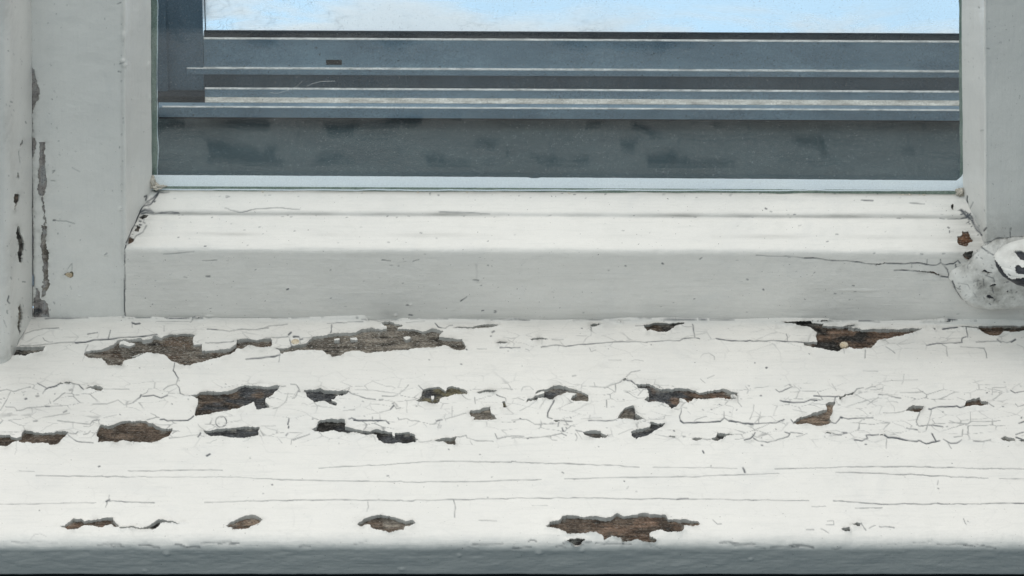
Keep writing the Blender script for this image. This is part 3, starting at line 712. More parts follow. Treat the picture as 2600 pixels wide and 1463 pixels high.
 L(C,[(0,1330),(200,1335),(330,1320),(400,1310),(500,1290),(550,1310)],1.3,.6), L(C,[(505,1240),(515,1270)],2.0,.9), L(C,[(540,1235),(546,1240)],1.8,.9), L(C,[(640,1255),(710,1268)],1.4,.6), L(C,[(960,1325),(990,1305)],1.2,.5), L(C,[(1720,1325),(1740,1322)],1.9,.7), L(C,[(1620,1265),(1632,1270)],1.8,.7),
 L(C,[(1700,1040),(1680,1130),(1690,1165)],1.3,.65), L(C,[(1690,1165),(1720,1188),(1900,1180),(2090,1170)],2.0,1.), L(C,[(2090,1170),(2130,1135),(2180,1165)],1.5,.8), L(C,[(2180,1165),(2300,1185),(2420,1195)],2.1,1.), L(C,[(2420,1195),(2573,1185),(2653,1185),(2728,1150)],1.5,.75), L(C,[(2125,1070),(2130,1135)],1.3,.6), L(C,[(2435,1000),(2430,1060),(2395,1150)],1.2,.6), L(C,[(2500,1070),(2480,1190)],1.2,.55), L(C,[(1380,1130),(1400,1145),(1530,1140),(1545,1100)],1.0,.4),
 L(C,[(2270,900),(2275,980),(2310,1020)],1.1,.5), L(C,[(2340,1360),(2390,1345),(2430,1310),(2450,1280)],1.6,.8), L(C,[(2430,1330),(2480,1365),(2573,1380),(2673,1350)],1.5,.7), L(C,[(2360,880),(2380,850),(2350,820)],1.1,.4), L(C,[(1920,1352),(1990,1352)],1.3,.5), L(C,[(2440,830),(2573,820)],1.0,.4), L(C,[(1890,740),(1940,780)],1.0,.4), L(C,[(1960,735),(2030,705)],1.0,.4), L(C,[(610,712),(635,708)],2,.5), L(C,[(2555,630),(2565,628)],2.2,1.),
 # D
 L(Dd,[(120,965),(250,980),(360,975),(430,955),(500,960)],1.7,.9), L(Dd,[(460,915),(600,918),(700,930)],1.8,.95), L(Dd,[(75,850),(110,875),(240,820)],1.4,.7), L(Dd,[(680,935),(670,985)],1.6,.8), L(Dd,[(1110,910),(1180,905),(1280,930),(1330,935)],1.4,.7), L(Dd,[(1320,875),(1500,875),(1560,865)],1.1,.45), L(Dd,[(1000,1000),(1050,960),(1110,930)],1.1,.45), L(Dd,[(155,1150),(80,1185)],1.4,.7), L(Dd,[(230,1150),(255,1185)],1.3,.6),
 L(Dd,[(630,1192),(680,1192),(740,1130),(800,1150),(870,1140),(1050,1130)],1.5,.75), L(Dd,[(735,1128),(750,1135)],2.4,.9), L(Dd,[(1160,1080),(1290,1080),(1375,1070)],1.2,.5), L(Dd,[(1640,1045),(1700,1030),(1850,1020),(1900,1010),(1930,1025),(1970,1015)],1.7,.95), L(Dd,[(1615,1045),(1635,1048)],2,.9), L(Dd,[(2220,990),(2270,1020)],1.5,.7),
 L(Dd,[(1530,1090),(1490,1180),(1510,1215),(1620,1210)],1.3,.65), L(Dd,[(1620,1210),(1760,1218)],1.9,.9), L(Dd,[(1640,1060),(1620,1160),(1590,1250)],1.2,.6), L(Dd,[(1390,1240),(1500,1258)],1.7,.9), L(Dd,[(1830,1160),(1900,1185),(2000,1190),(2050,1165),(2120,1170),(2200,1170),(2330,1160)],1.2,.5), L(Dd,[(2250,900),(2260,830),(2340,830),(2390,820)],1.1,.45), L(Dd,[(2440,860),(2480,885),(2573,870),(2700,880)],1.4,.7), L(Dd,[(2490,990),(2510,1020),(2573,1000)],1.3,.6), L(Dd,[(2520,1190),(2573,1170)],1.8,.8),
 L(Dd,[(870,1360),(950,1365),(1000,1340),(990,1310),(1060,1310),(1110,1303)],1.5,.75), L(Dd,[(1170,1308),(1200,1330),(1290,1335),(1400,1360),(1490,1372),(1520,1365),(1590,1390),(1660,1370),(1720,1360)],2.0,1.), L(Dd,[(1650,1290),(1690,1365)],1.7,.9), L(Dd,[(1190,1340),(1190,1440)],1.2,.6), L(Dd,[(1760,1350),(1830,1385),(1900,1385),(1950,1355)],1.6,.8), L(Dd,[(1800,1370),(1840,1440)],1.2,.6), L(Dd,[(0,1380),(100,1350),(200,1320),(215,1290),(165,1270)],1.5,.7), L(Dd,[(220,1280),(340,1290)],1.3,.6), L(Dd,[(2060,1370),(2150,1375),(2240,1360)],1.4,.7), L(Dd,[(1870,1325),(1950,1320),(1955,1250)],1.3,.65), L(Dd,[(650,1297),(740,1300)],1.4,.6), L(Dd,[(760,1280),(795,1282)],1.8,.7), L(Dd,[(2490,1300),(2573,1275)],1.4,.7), L(Dd,[(2490,1330),(2550,1355)],2,1.),
 L(Dd,[(1590,400),(1700,390),(1880,385),(1950,375),(1950,335),(1990,325)],1.4,.75), L(Dd,[(1930,415),(2050,425),(2180,430)],1.3,.6), L(Dd,[(2180,440),(2200,530)],1.2,.6), L(Dd,[(1800,510),(1800,420),(1750,400)],1.2,.55), L(Dd,[(985,455),(980,530)],1.2,.6), L(Dd,[(1190,415),(1280,480)],1.1,.5), L(Dd,[(2100,370),(2300,360),(2400,370),(2480,350)],1.3,.6), L(Dd,[(2440,365),(2480,345)],2.4,.9), L(Dd,[(2300,345),(2340,375)],1.6,.7), L(Dd,[(760,445),(765,480)],1.1,.5),
 L(Dd,[(185,290),(195,360)],1.2,.55), L(Dd,[(860,880),(900,840),(960,830)],1.3,.65), L(Dd,[(980,850),(1040,830),(1080,830)],1.3,.65), L(Dd,[(1760,238),(1900,230)],1.9,1.), L(Dd,[(1990,235),(2005,330)],1.4,.7), L(Dd,[(1365,690),(1350,790)],1.0,.4), L(Dd,[(950,660),(1100,665)],1.0,.3), L(Dd,[(1180,760),(1500,745)],1.0,.3), L(Dd,[(1050,790),(1050,830)],1.0,.4), L(Dd,[(215,800),(225,805)],2,.7), L(Dd,[(645,790),(690,860)],1.0,.35),
 L(H,[(600,915),(660,910),(665,950),(580,955)],1.1,.5), L(H,[(940,945),(985,1000)],1.5,.8), L(H,[(1115,970),(1265,985)],1.5,.7), L(H,[(1020,990),(1080,960)],1.2,.5), L(H,[(390,1003),(460,1000)],1.6,.7), L(H,[(530,995),(610,1030)],1.2,.4), L(H,[(1970,890),(1990,945)],1.2,.5), L(H,[(1710,510),(1700,550)],1.4,.5),
 L(G,[(2020,900),(2065,945),(2105,940)],1.3,.6), L(G,[(1660,695),(1770,690)],2.2,.7), L(G,[(2320,380),(2335,425)],2.2,.8), L(G,[(1920,215),(1930,235)],2.,.8), L(G,[(505,425),(515,430)],1.8,.7), L(G,[(2510,155),(2520,158)],2,.9), L(G,[(200,760),(360,760)],1.0,.3), L(G,[(1150,590),(1165,565)],1.2,.5),
]
rs = np.random.RandomState(3)
for i in range(46):                                    # ragged lower edge of the old top coat along the nose
    px_ = rs.uniform(-150, 2750); py_ = 1382 + rs.normal(0, 3.5); ln = rs.uniform(15, 90)
    sill_cracks.append(([(px_, py_), (px_ + ln * .4, py_ + rs.normal(0, 2)), (px_ + ln, py_ + rs.normal(0, 2.5))], rs.uniform(1.0, 1.8), rs.uniform(.2, .7)))
# specks and short stray cracks between the rows of blisters
for i in range(150):
    px_, py_ = rs.uniform(-150, 2750), rs.choice([rs.uniform(985, 1060), rs.uniform(1065, 1130), rs.uniform(825, 900), rs.uniform(900, 1330)], p=[.41, .38, .17, .04])
    ln = rs.uniform(8, 42); an = rs.normal(0, .35) if rs.rand() < .72 else rs.normal(1.45, .3)
    pts = [(px_, py_)]
    for k in range(3):
        an += rs.normal(0, .4); pts.append((pts[-1][0] + ln / 3 * math.cos(an), pts[-1][1] + ln / 3 * math.sin(an) * .7))
    sill_cracks.append((pts, 1.0, rs.uniform(.18, .5)))
for i in range(130):
    px_, py_ = rs.uniform(-150, 2750), (rs.uniform(822, 1340) if i % 2 else rs.uniform(970, 1130))
    sill_cracks.append(([(px_, py_), (px_ + rs.uniform(1, 3), py_ + rs.uniform(-1, 1))], rs.uniform(1.0, 1.7), rs.uniform(.35, .95)))

cpx = np.array([-400, 0, 130, 320, 500, 650, 850, 925, 935, 965, 1000, 1025, 1200, 1300, 1500, 1600, 1800, 1830, 2000, 2150, 2350, 2450, 2520, 2600, 3000])
cpy = np.array([808, 809, 811, 807, 808, 809.5, 804, 803, 816, 818.5, 817, 810, 812, 814, 814, 808.5, 811, 814, 809, 815.5, 817, 811.5, 810.5, 815, 815])
q = -120.0
while q < 2720:                                        # broken dark line where the sill paint meets the sash
    ln = rs.uniform(14, 110)
    if rs.rand() < .62:
        xx = np.linspace(q, q + ln, 5)
        sill_cracks.append(([(float(a_), float(np.interp(a_, cpx, cpy)) + rs.uniform(1.0, 3.2)) for a_ in xx], rs.uniform(1.1, 1.9), rs.uniform(.35, .95)))
    q += ln + rs.uniform(3, 40)

sill = empty("window_sill", "broad white painted wooden window sill with peeling cracked paint and bare brown wood patches", "window sill")
FRONT_Y = on_sill(1300, 1362)[1]
UND = math.tan(math.radians(18))                      # the nose is undercut
Z_BOT = -6.5 - (75.0 - 12) / (2.873 - 2.41 * UND)
Y_BOT = FRONT_Y - 4.0 + UND * (-6.5 - Z_BOT)
prof = [(12.0, 0.0), (FRONT_Y + 5.0, 0.0)]
for a in np.linspace(0, math.pi / 2, 7)[1:]:
    prof.append((FRONT_Y + 5.0 - 9.0 * math.sin(a), -6.5 * (1 - math.cos(a))))
prof += [(Y_BOT, Z_BOT), (Y_BOT + 18, Z_BOT)]
pr = resample(prof, 0.74)
x0, x1 = -424.0, 424.0
xs = np.linspace(x0, x1, int((x1 - x0) / 0.47))
fil_px = [-400, 0, 130, 320, 500, 650, 850, 925, 935, 965, 1000, 1025, 1200, 1300, 1500, 1600, 1800, 1830, 2000, 2150, 2350, 2450, 2520, 2600, 3000]
fil_row = [808, 809, 811, 807, 808, 809.5, 804, 803, 816, 818.5, 817, 810, 812, 814, 814, 808.5, 811, 814, 809, 815.5, 817, 811.5, 810.5, 815, 815]
PXS = 1300 + xs * S
base_row = 818 + (PXS - 1300) * 0.0047
fil = np.clip((base_row - np.interp(PXS, fil_px, fil_row)) / 2.873, 0.2, 6) + 0.35 * fbm(PXS * .03, PXS * 0, 3, 17)
P = np.zeros((len(pr), len(xs), 3))
P[..., 0] = xs[None, :]
P[..., 1] = pr[:, None, 0]
P[..., 2] = pr[:, None, 1]
yy = P[..., 1] + K * P[..., 0]                         # distance in front of the rail (negative = in front)
P[..., 2] += fil[None, :] * np.exp(-np.clip(-yy, 0, 200) / 2.3) * (yy > -25)
nose = np.clip((FRONT_Y + 7 - P[..., 1]) / 5, 0, 1)
P[..., 2] += nose * (.9 * fbm(P[..., 0] * .035, P[..., 0] * 0, 4, 150) + .35 * fbm(P[..., 0] * .2, P[..., 0] * 0, 3, 155))
P[..., 1] += nose * .9 * fbm(P[..., 0] * .05, P[..., 2] * .1, 4, 160)
def sill_tone(x, y):
    # darker in the corner under the sash, old dirt near the left jamb
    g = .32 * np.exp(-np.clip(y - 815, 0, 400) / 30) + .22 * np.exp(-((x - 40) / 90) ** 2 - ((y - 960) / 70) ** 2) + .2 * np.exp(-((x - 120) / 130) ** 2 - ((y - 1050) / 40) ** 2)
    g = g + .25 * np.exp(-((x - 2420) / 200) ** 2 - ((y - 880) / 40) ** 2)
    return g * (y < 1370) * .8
pm, wmesh = painted(P, sill_chips, sill_islands, sill_cracks, th=1.7, lip=1.5, lump=0.22, grime_shade_fn=sill_tone, seed=1, rough=1.0, craze=lambda x, y: np.clip(np.exp(-((y - 1010) / 34) ** 2) + np.exp(-((y - 1092) / 28) ** 2) + .45 * np.exp(-((y - 868) / 26) ** 2) + .10, 0, 1) * (y < 1372),
                    bumps=[(1368, 1398, 12, 6, 1.0), (1478, 1392, 10, 5, .8), (423, 1400, 12, 7, .9), (1166, 1405, 8, 6, .7), (1906, 1415, 9, 5, .6), (1020, 1440, 12, 6, .6), (368, 1444, 10, 5, .5),
                           (610, 1220, 22, 16, .35), (1680, 1012, 24, 18, .5), (1240, 1000, 60, 22, .5), (1700, 1000, 40, 20, .35), (2010, 1010, 30, 14, .5), (2210, 1000, 40, 18, .5)])
link("paint_coat", pm, M_SILL, sill)
link("board", wmesh, M_WOOD, sill)

def disc(name, c, rx, h, mat, parent, ax='z', dome=0.25):
    bm = bmesh.new(); n = 28
    rings = [(1.0, -1.0), (1.0, h * .55), (.9, h * .9), (.55, h + dome * .6), (0, h + dome)]
    prev = None
    for r, z in rings:
        if r == 0:
            v = bm.verts.new((0, 0, z)); 
            for i in range(n):
                bm.faces.new((prev[i], prev[(i + 1) % n], v))
            break
        ring = [bm.verts.new((rx * r * (1 + .05 * math.sin(3 * i + rx)) * math.cos(2 * math.pi * i / n), rx * r * (1 + .04 * math.cos(2 * i)) * math.sin(2 * math.pi * i / n), z)) for i in range(n)]
        if prev:
            for i in range(n):
                bm.faces.new((prev[i], prev[(i + 1) % n], ring[(i + 1) % n], ring[i]))
        prev = ring
    for v in bm.verts:
        x, y, z = v.co
        v.co = ((c[0] + x) / 1000, (c[1] + y) / 1000, (c[2] + z) / 1000) if ax == 'z' else ((c[0] + x) / 1000, (c[1] - z) / 1000, (c[2] + y) / 1000)
    bmesh.ops.recalc_face_normals(bm, faces=bm.faces)
    me = bpy.data.meshes.new(name); bm.to_mesh(me); bm.free()
    for p in me.polygons:
        p.use_smooth = True
    return link(name, me, mat, parent)
for px_, py_, r in ((749.8, 873, 2.9), (2143, 878, 2.9)):
    disc("nail_head", on_sill(px_, py_), r, 2.3 if px_ < 1000 else 1.5, M_NAIL, sill)

# ================================================================== WINDOW SASH
sash = empty("casement_window", "white painted casement window sash with grey lit stiles and moulded bottom rail around the glass", "window")
Y_G = 41.0
rail_prof = [(0.0, -3.0), (0.0, zrow(637, 0) - 2), (0.5, zrow(637, 0)), (2.4, zrow(637, 0) + 1.1), (7.0, zrow(614, 7)), (9.0, zrow(608, 9)), (20, zrow(571, 20)), (25.0, zrow(556, 25.0)),
             (26.6, zrow(550.5, 26.6)), (27.6, zrow(541, 27.6)), (29.5, zrow(534.5, 29.5)), (36, zrow(511, 36)), (Y_G, zrow(489.5, Y_G)), (Y_G + 4, zrow(489.5, Y_G) - 5)]
rp = resample(rail_prof, 0.6)
xl = xpix(317, 0, 30); xr_ = xpix(2490, 0, 30)
xs = np.linspace(xl - 0.1, xpix(2720, 0, 30), 1000)
P = np.zeros((len(rp), len(xs), 3))
P[..., 0] = xs
P[..., 1] = rp[:, None, 0] - K * xs[None, :]
P[..., 2] = rp[:, None, 1]
wv = fbm(xs * .03, xs * 0, 3, 5)[None, :] * .8
P[..., 2] += wv * (rp[:, None, 0] > 1)
R6 = lambda p: T(1860, 400, 3.481, p)
R5 = lambda p: T(1100, 400, 3.481, p)
R4 = lambda p: T(360, 400, 3.481, p)
rail_chips = [
 ([(322,614),(330,603),(341,607),(338,617),(326,620)], 'red', 'brown', .3), ([(341,588),(349,573),(355,580),(350,592)], 'grey', 'grey', .4), ([(354,556),(366,545),(378,548),(370,556),(360,562)], 'dark', 'grey', .2),
 (R6([(1980,712),(2030,690),(2030,662),(2085,658),(2110,720),(2125,748),(2080,770),(2060,800),(2000,778),(1985,760)]), 'rust', 'rust', .5),
 (R6([(2035,862),(2060,838),(2125,830),(2125,915),(2095,912),(2060,890)]), 'rust', 'dark', 0),
 (R6([(1938,430),(1950,408),(1962,418),(1955,465),(1942,462)]), 'dark', 'dark', 0),
 (R6([(1262,945),(1270,930),(1340,922),(1350,930),(1300,938)]), 'dark', 'dark', 0),
 (R6([(1645,988),(1720,994),(1790,1004),(1835,1030),(1838,1044),(1790,1024),(1720,1010),(1648,1000)]), 'dark', 'red', 0),
]
rail_cracks = [(R6(p), w, a) for p, w, a in [
 ([(210,860),(330,868),(470,868),(550,875),(640,888)], 1.1, .5), ([(640,888),(760,890),(900,905),(1010,908),(1130,922),(1260,935)], 1.5, .85), ([(1340,925),(1450,930),(1580,935),(1700,930),(1750,940),(1800,945),(1835,920),(1880,940),(1950,935),(1990,905),(2010,930)], 1.6, .9),
 ([(1430,990),(1500,988),(1640,1000)], 1.5, .8), ([(1840,1040),(1915,1050),(1960,1110),(2000,1200)], 1.7, .9), ([(1840,920),(1900,985),(1915,1050),(1975,980),(1975,940)], 1.6, .85), ([(1725,890),(1720,925)], 1.2, .6), ([(1840,890),(1835,920)], 1.3, .7),
 ([(1580,935),(1580,965)], 1.2, .5), ([(2050,480),(2110,520),(2150,600),(2210,690)], 1.8, .95), ([(2020,540),(2060,535),(2100,500)], 2.4, .9), ([(1830,540),(1870,548)], 1.8, .8), ([(1900,545),(2020,545)], 1.5, .6), ([(1140,380),(1240,385)], 1.6, .7), ([(1570,405),(1690,415)], 1.6, .5), ([(1450,540),(1480,540)], 2, .8),
 ([(290,455),(300,458)], 1.9, .9), ([(336,483),(344,486)], 1.9, .9), ([(1905,620),(1915,625)], 1.9, .9), ([(1918,650),(1922,665)], 1.4, .8), ([(125,1070),(135,1074)], 1.9, .8), ([(270,1160),(274,1164)], 1.8, .7)]]
rail_cracks += [(R5([(245,1265),(295,1230)]), 1.8, .9), (R5([(380,940),(384,1075)]), 2.5, .12), (R5([(365,1078),(400,1080)]), 2.2, .5), (R5([(540,1350),(555,1355)]), 1.8, .8), (R5([(1690,950),(1700,955)]), 1.6, .9), (R5([(2025,930),(2035,935)]), 1.8, .9), (R5([(2355,895),(2370,882)]), 1.8, .6), (R5([(485,945),(490,948)]), 1.6, .8), (R5([(60,485),(300,490),(500,500)]), 1.3, .5),
                (R4([(570,1045),(605,1045)]), 2.2, .7), (R4([(375,1045),(405,1050)]), 1.8, .35), (R4([(1285,1160),(1298,1155)]), 1.8, .8), (R4([(2365,1385),(2385,1388)]), 2.0, .9), (R4([(2340,1300),(2355,1300)]), 1.7, .7), (R4([(740,455),(880,490),(1000,460),(1200,450),(1400,465)]), 1.3, .6), (R4([(120,500),(240,480),(320,485)]), 1.8, .9), (R4([(0,440),(80,420),(140,330)]), 2.0, 1.), (R4([(0,500),(60,480),(100,495)]), 2.2, .9),
                (R4([(200,850),(460,830)]), 1.3, .4), (R4([(540,908),(670,905)]), 1.3, .4), (R4([(2120,900),(2200,912)]), 1.4, .5), (R4([(2400,915),(2450,900)]), 1.4, .6)]
rail_cracks += [([(316.5, 622), (317, 700), (316.8, 800)], 1.5, 1.0), ([(318, 617), (336, 582), (352, 543)], 3.0, 1.1), ([(350, 545), (364, 522), (384, 508), (401, 492)], 2.2, 1.0), ([(352, 541), (368, 534), (384, 536), (390, 541)], 2.6, 1.0), ([(368, 540), (392, 545), (412, 540), (440, 543), (455, 541)], 1.7, .85),
                ([(322, 622), (338, 612), (345, 600), (362, 592), (372, 575)], 1.6, .7), ([(2441, 535), (2452, 548), (2462, 555)], 3.0, 1.0), ([(2455, 545), (2470, 566), (2480, 585), (2494, 600)], 2.2, 1.0), ([(380, 480), (396, 489), (430, 490)], 1.6, .6)]
for i in range(26):                                    # grit packed in the two mitre corners
    a_ = rs.rand(); px_, py_ = (322 + 60 * a_ + rs.normal(0, 4) + 6, 612 - 108 * a_ + rs.normal(0, 5)) if i % 2 else (2440 + 40 * a_ + rs.normal(0, 4), 540 + 60 * a_ + rs.normal(0, 5))
    rail_cracks.append(([(px_, py_), (px_ + rs.uniform(1, 6), py_ + rs.uniform(-3, 3))], rs.uniform(1.0, 1.9), rs.uniform(.4, 1.)))
for i in range(130):
    px_ = rs.uniform(330, 2440); py_ = rs.choice([rs.uniform(492, 505), rs.uniform(545, 556), rs.uniform(560, 630), rs.uniform(640, 800)])
    rail_cracks.append(([(px_, py_), (px_ + rs.uniform(1, 6), py_ + rs.uniform(-1, 1))], rs.uniform(.9, 1.4), rs.uniform(.2, .75)))
def rail_grime_shade(x, y):  # grime, plus contact shade along the foot and crease put into the colour
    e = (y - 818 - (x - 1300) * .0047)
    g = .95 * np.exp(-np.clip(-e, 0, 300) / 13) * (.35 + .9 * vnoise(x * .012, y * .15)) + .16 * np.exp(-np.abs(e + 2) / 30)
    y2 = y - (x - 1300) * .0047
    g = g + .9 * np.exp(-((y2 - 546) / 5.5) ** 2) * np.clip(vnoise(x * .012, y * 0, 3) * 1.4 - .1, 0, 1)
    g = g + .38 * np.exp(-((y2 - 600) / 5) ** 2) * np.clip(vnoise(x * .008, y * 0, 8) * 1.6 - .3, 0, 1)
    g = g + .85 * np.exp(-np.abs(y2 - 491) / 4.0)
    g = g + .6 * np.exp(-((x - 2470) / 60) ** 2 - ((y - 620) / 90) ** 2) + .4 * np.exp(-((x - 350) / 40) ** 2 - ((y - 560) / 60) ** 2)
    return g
pm, wmesh = painted(P, rail_chips, [], rail_cracks, th=0.8, lip=0.5, lump=0.34, grime_shade_fn=rail_grime_shade, seed=20, bumps=[(1005, 799, 7, 5, 1.0), (1216, 711, 9, 6, .5), (1042, 772, 5, 4, .7), (530, 800, 14, 4, .8), (1150, 785, 9, 3, .5), (2180, 735, 70, 5, .4)])
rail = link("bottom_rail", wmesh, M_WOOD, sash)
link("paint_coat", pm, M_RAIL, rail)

def stile(px_out, px_face, px_in, sgn, chips=(), cracks=(), seed=0, grime_shade_fn=None, bumps=()):
    """px_*: (x at the top of the photograph, x at row 700) of the outer edge, face edge and glass edge"""
    zt = zrow(-140, 0); zs = np.arange(-3.0, zt, 0.62)
    def line(pp, y0):
        a = on_plane(pp[0], 0, y0); b = on_plane(pp[1], 700, y0)
        return a[0] + (zs - a[2]) * (b[0] - a[0]) / (b[2] - a[2])
    xo, xf, xi = line(px_out, 0), line(px_face, 0), line(px_in, Y_G)
    wdt = np.abs(xi - xf)
    prof = [(-1.0, 3.0), (-1.0, 0.0)]                   # s: -1 outer edge .. 0 face edge .. 1 glass edge
    # coordinate a along the face, b across the moulding
    face = np.linspace(0, 1, int(abs(xf[0] - xo[0]) / 0.62))
    mp = resample([(0, 0), (0.02, -.7), (.07, -.9), (.11, .3), (.14, 3.0), (.18, 8), (.26, 14), (.50, 24), (.56, 26.0), (.60, 27.6), (.66, 29.5), (.84, 36), (1.0, Y_G), (.9, Y_G + 6)], 0.6)
    mp[:, 0] = np.clip(mp[:, 0], 0, 1)
    nf, nm = len(face), len(mp)
    P = np.zeros((len(zs), 6 + nf + nm - 1, 3))
    P[..., 2] = zs[:, None]
    for i in range(6):
        P[:, i, 0] = xo - sgn * 0.0; P[:, i, 1] = 12.0 - 2.2 * i
    P[:, 5, 1] = .6
    P[:, 6:6 + nf, 0] = xo[:, None] + (xf - xo)[:, None] * face
    P[:, 6 + nf:, 0] = xf[:, None] + (xi - xf)[:, None] * mp[None, 1:, 0]
    P[:, 6 + nf:, 1] = mp[None, 1:, 1]
    P[..., 1] -= K * P[..., 0]
    if sgn < 0:
        pass
    return painted(P, chips, [], cracks, th=0.42, lip=0.15, lump=0.22, rough=1.7, upright=True, seed=seed, grime_shade_fn=grime_shade_fn, bumps=bumps)

S1 = lambda p: T(0, 0, 4.287, p)
S2 = lambda p: T(0, 338, 4.287, p)
S3 = lambda p: T(0, 650, 4.287, p)
left_chips = [
 (S1([(330,725),(370,740),(400,880),(435,980),(420,1060),(390,1150),(350,1240),(330,1240)]), 'primer', 'primer', .6),
 (S2([(338,40),(390,50),(395,140),(370,220),(345,280),(338,200)]), 'primer', 'primer', .6),
 (S2([(430,90),(490,90),(490,260),(500,360),(515,560),(500,680),(440,680),(410,600),(415,420),(440,330),(425,200)]), 'primer', 'primer', .7),
 (S2([(450,1010),(500,1010),(515,1200),(525,1350),(525,1400),(525,1488),(530,1638),(500,1758),(460,1778),(455,1668),(470,1518),(450,1349),(445,1200)]), 'primer', 'grey', .6),
 (S3([(335,700),(345,600),(385,400),(400,330),(430,380),(435,450),(500,480),(530,560),(530,700)]), 'slate', 'primer', .5),
 (S1([(332,1240),(350,1240),(362,1330),(350,1449),(335,1449)]), 'primer', 'primer', .6),
 (S2([(335,280),(348,290),(352,480),(345,620),(336,620)]), 'grey', 'primer', .4), (S2([(455,690),(480,690),(490,1010),(470,1010)]), 'primer', 'primer', .5),
 (S2([(338,650),(345,660),(360,1150),(358,1449),(340,1449)]), 'brown', 'brown', .3),
 (S3([(700,200),(715,185),(760,180),(800,165),(798,230),(770,240),(720,222)]), 'ochre', 'ochre', .4),
]
left_cracks = [([(78,60),(79,170),(79.5,300)], 1.3, .45), ([(79,300),(81,500),(83,640),(85,725)], 2.2, .85), (S3([(745,130),(780,75),(790,120),(780,165)]), 1.2, .5), (S3([(760,330),(775,360)]), 1.4, .5), (S1([(1285,40),(1320,25)]), 1.8, .6), (S1([(1300,690),(1340,670)]), 1.6, .6), (S1([(1290,770),(1305,775)]), 1.6, .7),
               (S2([(575,410),(595,405),(575,430)]), 1.6, .8), (S2([(580,945),(600,945)]), 2, .8), (S2([(600,950),(720,960),(815,985)]), 1.2, .6), (S2([(790,370),(865,415)]), 1.4, .35), (S2([(1140,1320),(1160,1310)]), 2, .6), (S2([(560,510),(605,515)]), 1.3, .4),
               ([(316.5, 622), (317, 700), (316.8, 800)], 1.5, 1.0), (S2([(1510,880),(1560,790),(1640,740),(1720,660)]), 2., .9), (S2([(1370,1190),(1450,1040),(1510,880)]), 2.2, 1.), (S2([(1565,690),(1590,680),(1580,730)]), 2.2, .9)]
for i in range(60):
    px_ = rs.choice([rs.uniform(85, 300), rs.uniform(120, 160), 309 + rs.normal(0, 2.5)]); py_ = rs.uniform(0, 800)
    left_cracks.append(([(px_, py_), (px_ + rs.uniform(0, 2), py_ + rs.uniform(0, 4))], rs.uniform(.9, 1.4), rs.uniform(.2, .6)))
def stile_tone(x, y):  # darker towards the foot, grimy along the jamb joint
    return .5 * np.exp(-np.clip(812 - y, 0, 400) / 16) + .55 * np.exp(-((x - 83) / 7) ** 2) * np.clip((y - 120) / 300, 0, 1) + .35 * np.exp(-((x - 310) / 4) ** 2) * vnoise(y * .02, y * 0)
pm, wmesh = stile((79, 84), (308, 313), (382, 386.5), 1, left_chips, left_cracks, 40, stile_tone,
                  bumps=[(313, 92, 5, 16, .8), (311, 155, 7, 10, 1.), (314, 165, 8, 8, .8), (375, 165, 5, 14, .7), (379, 250, 4, 10, .6), (268, 646, 6, 5, .8), (305, 530, 8, 8, .7), (202, 750, 4, 3, .5)])
st = link("stile", wmesh, M_PRIMER, sash)
link("paint_coat", pm, M_STILE, st)
st["label"] = "left stile with a scraped grey strip beside the jamb"
p = on_plane(175, 699, 0); p[1] += .2
disc("nail_head", p, 2.4, 0.5, M_NAIL, st, 'y')

right_cracks = [(R6([(2130,390),(2090,460)]), 1.4, .6), (R6([(2080,340),(2075,440)]), 1.8, .9), (R6([(2050,480),(2110,520),(2150,600),(2210,690)]), 1.8, .95), (R6([(2230,650),(2245,620)]), 2., .8), (R6([(2230,750),(2290,735),(2330,715),(2440,710),(2480,700)]), 1.3, .7), (R6([(2430,712),(2480,712),(2580,705)]), 2.0, 1.), (R6([(2460,620),(2455,700)]), 1.3, .7),
                (T(2200, 0, 6.44, [(1825,120),(1835,128)]), 1.4, .7), (T(2200, 0, 6.44, [(1990,350),(2000,358)]), 1.4, .6), (T(2200, 0, 6.44, [(1970,790),(2020,790)]), 1.5, .6), (T(2200, 225, 6.44, [(1885,690),(1930,685)]), 1.6, .5)]
for i in range(30):
    px_ = rs.uniform(2450, 2600); py_ = rs.uniform(0, 620)
    right_cracks.append(([(px_, py_), (px_ + rs.uniform(0, 2), py_ + rs.uniform(0, 3))], rs.uniform(.9, 1.3), rs.uniform(.2, .5)))
def right_tone(x, y):  # darker around the catch and towards the foot
    return .5 * np.exp(-((x - 2500) / 70) ** 2 - ((y - 600) / 70) ** 2) + .3 * np.exp(-np.clip(820 - y, 0, 400) / 14)
pm, wmesh = stile((2740, 2742), (2506, 2509), (2442, 2448), -1, [], right_cracks, 60, right_tone)
st2 = link("stile", wmesh, M_WOOD, sash)
link("paint_coat", pm, M_STILE, st2)

# glass, putty
zb = zrow(489.5, Y_G)
zt = zrow(-140, Y_G)
prism("glass_pane", box_prof(Y_G + 3.0, Y_G + 5.4, zb - 5, zt), xpix(360, Y_G, 100), xpix(2462, Y_G, 100), M_GLASS, sash)

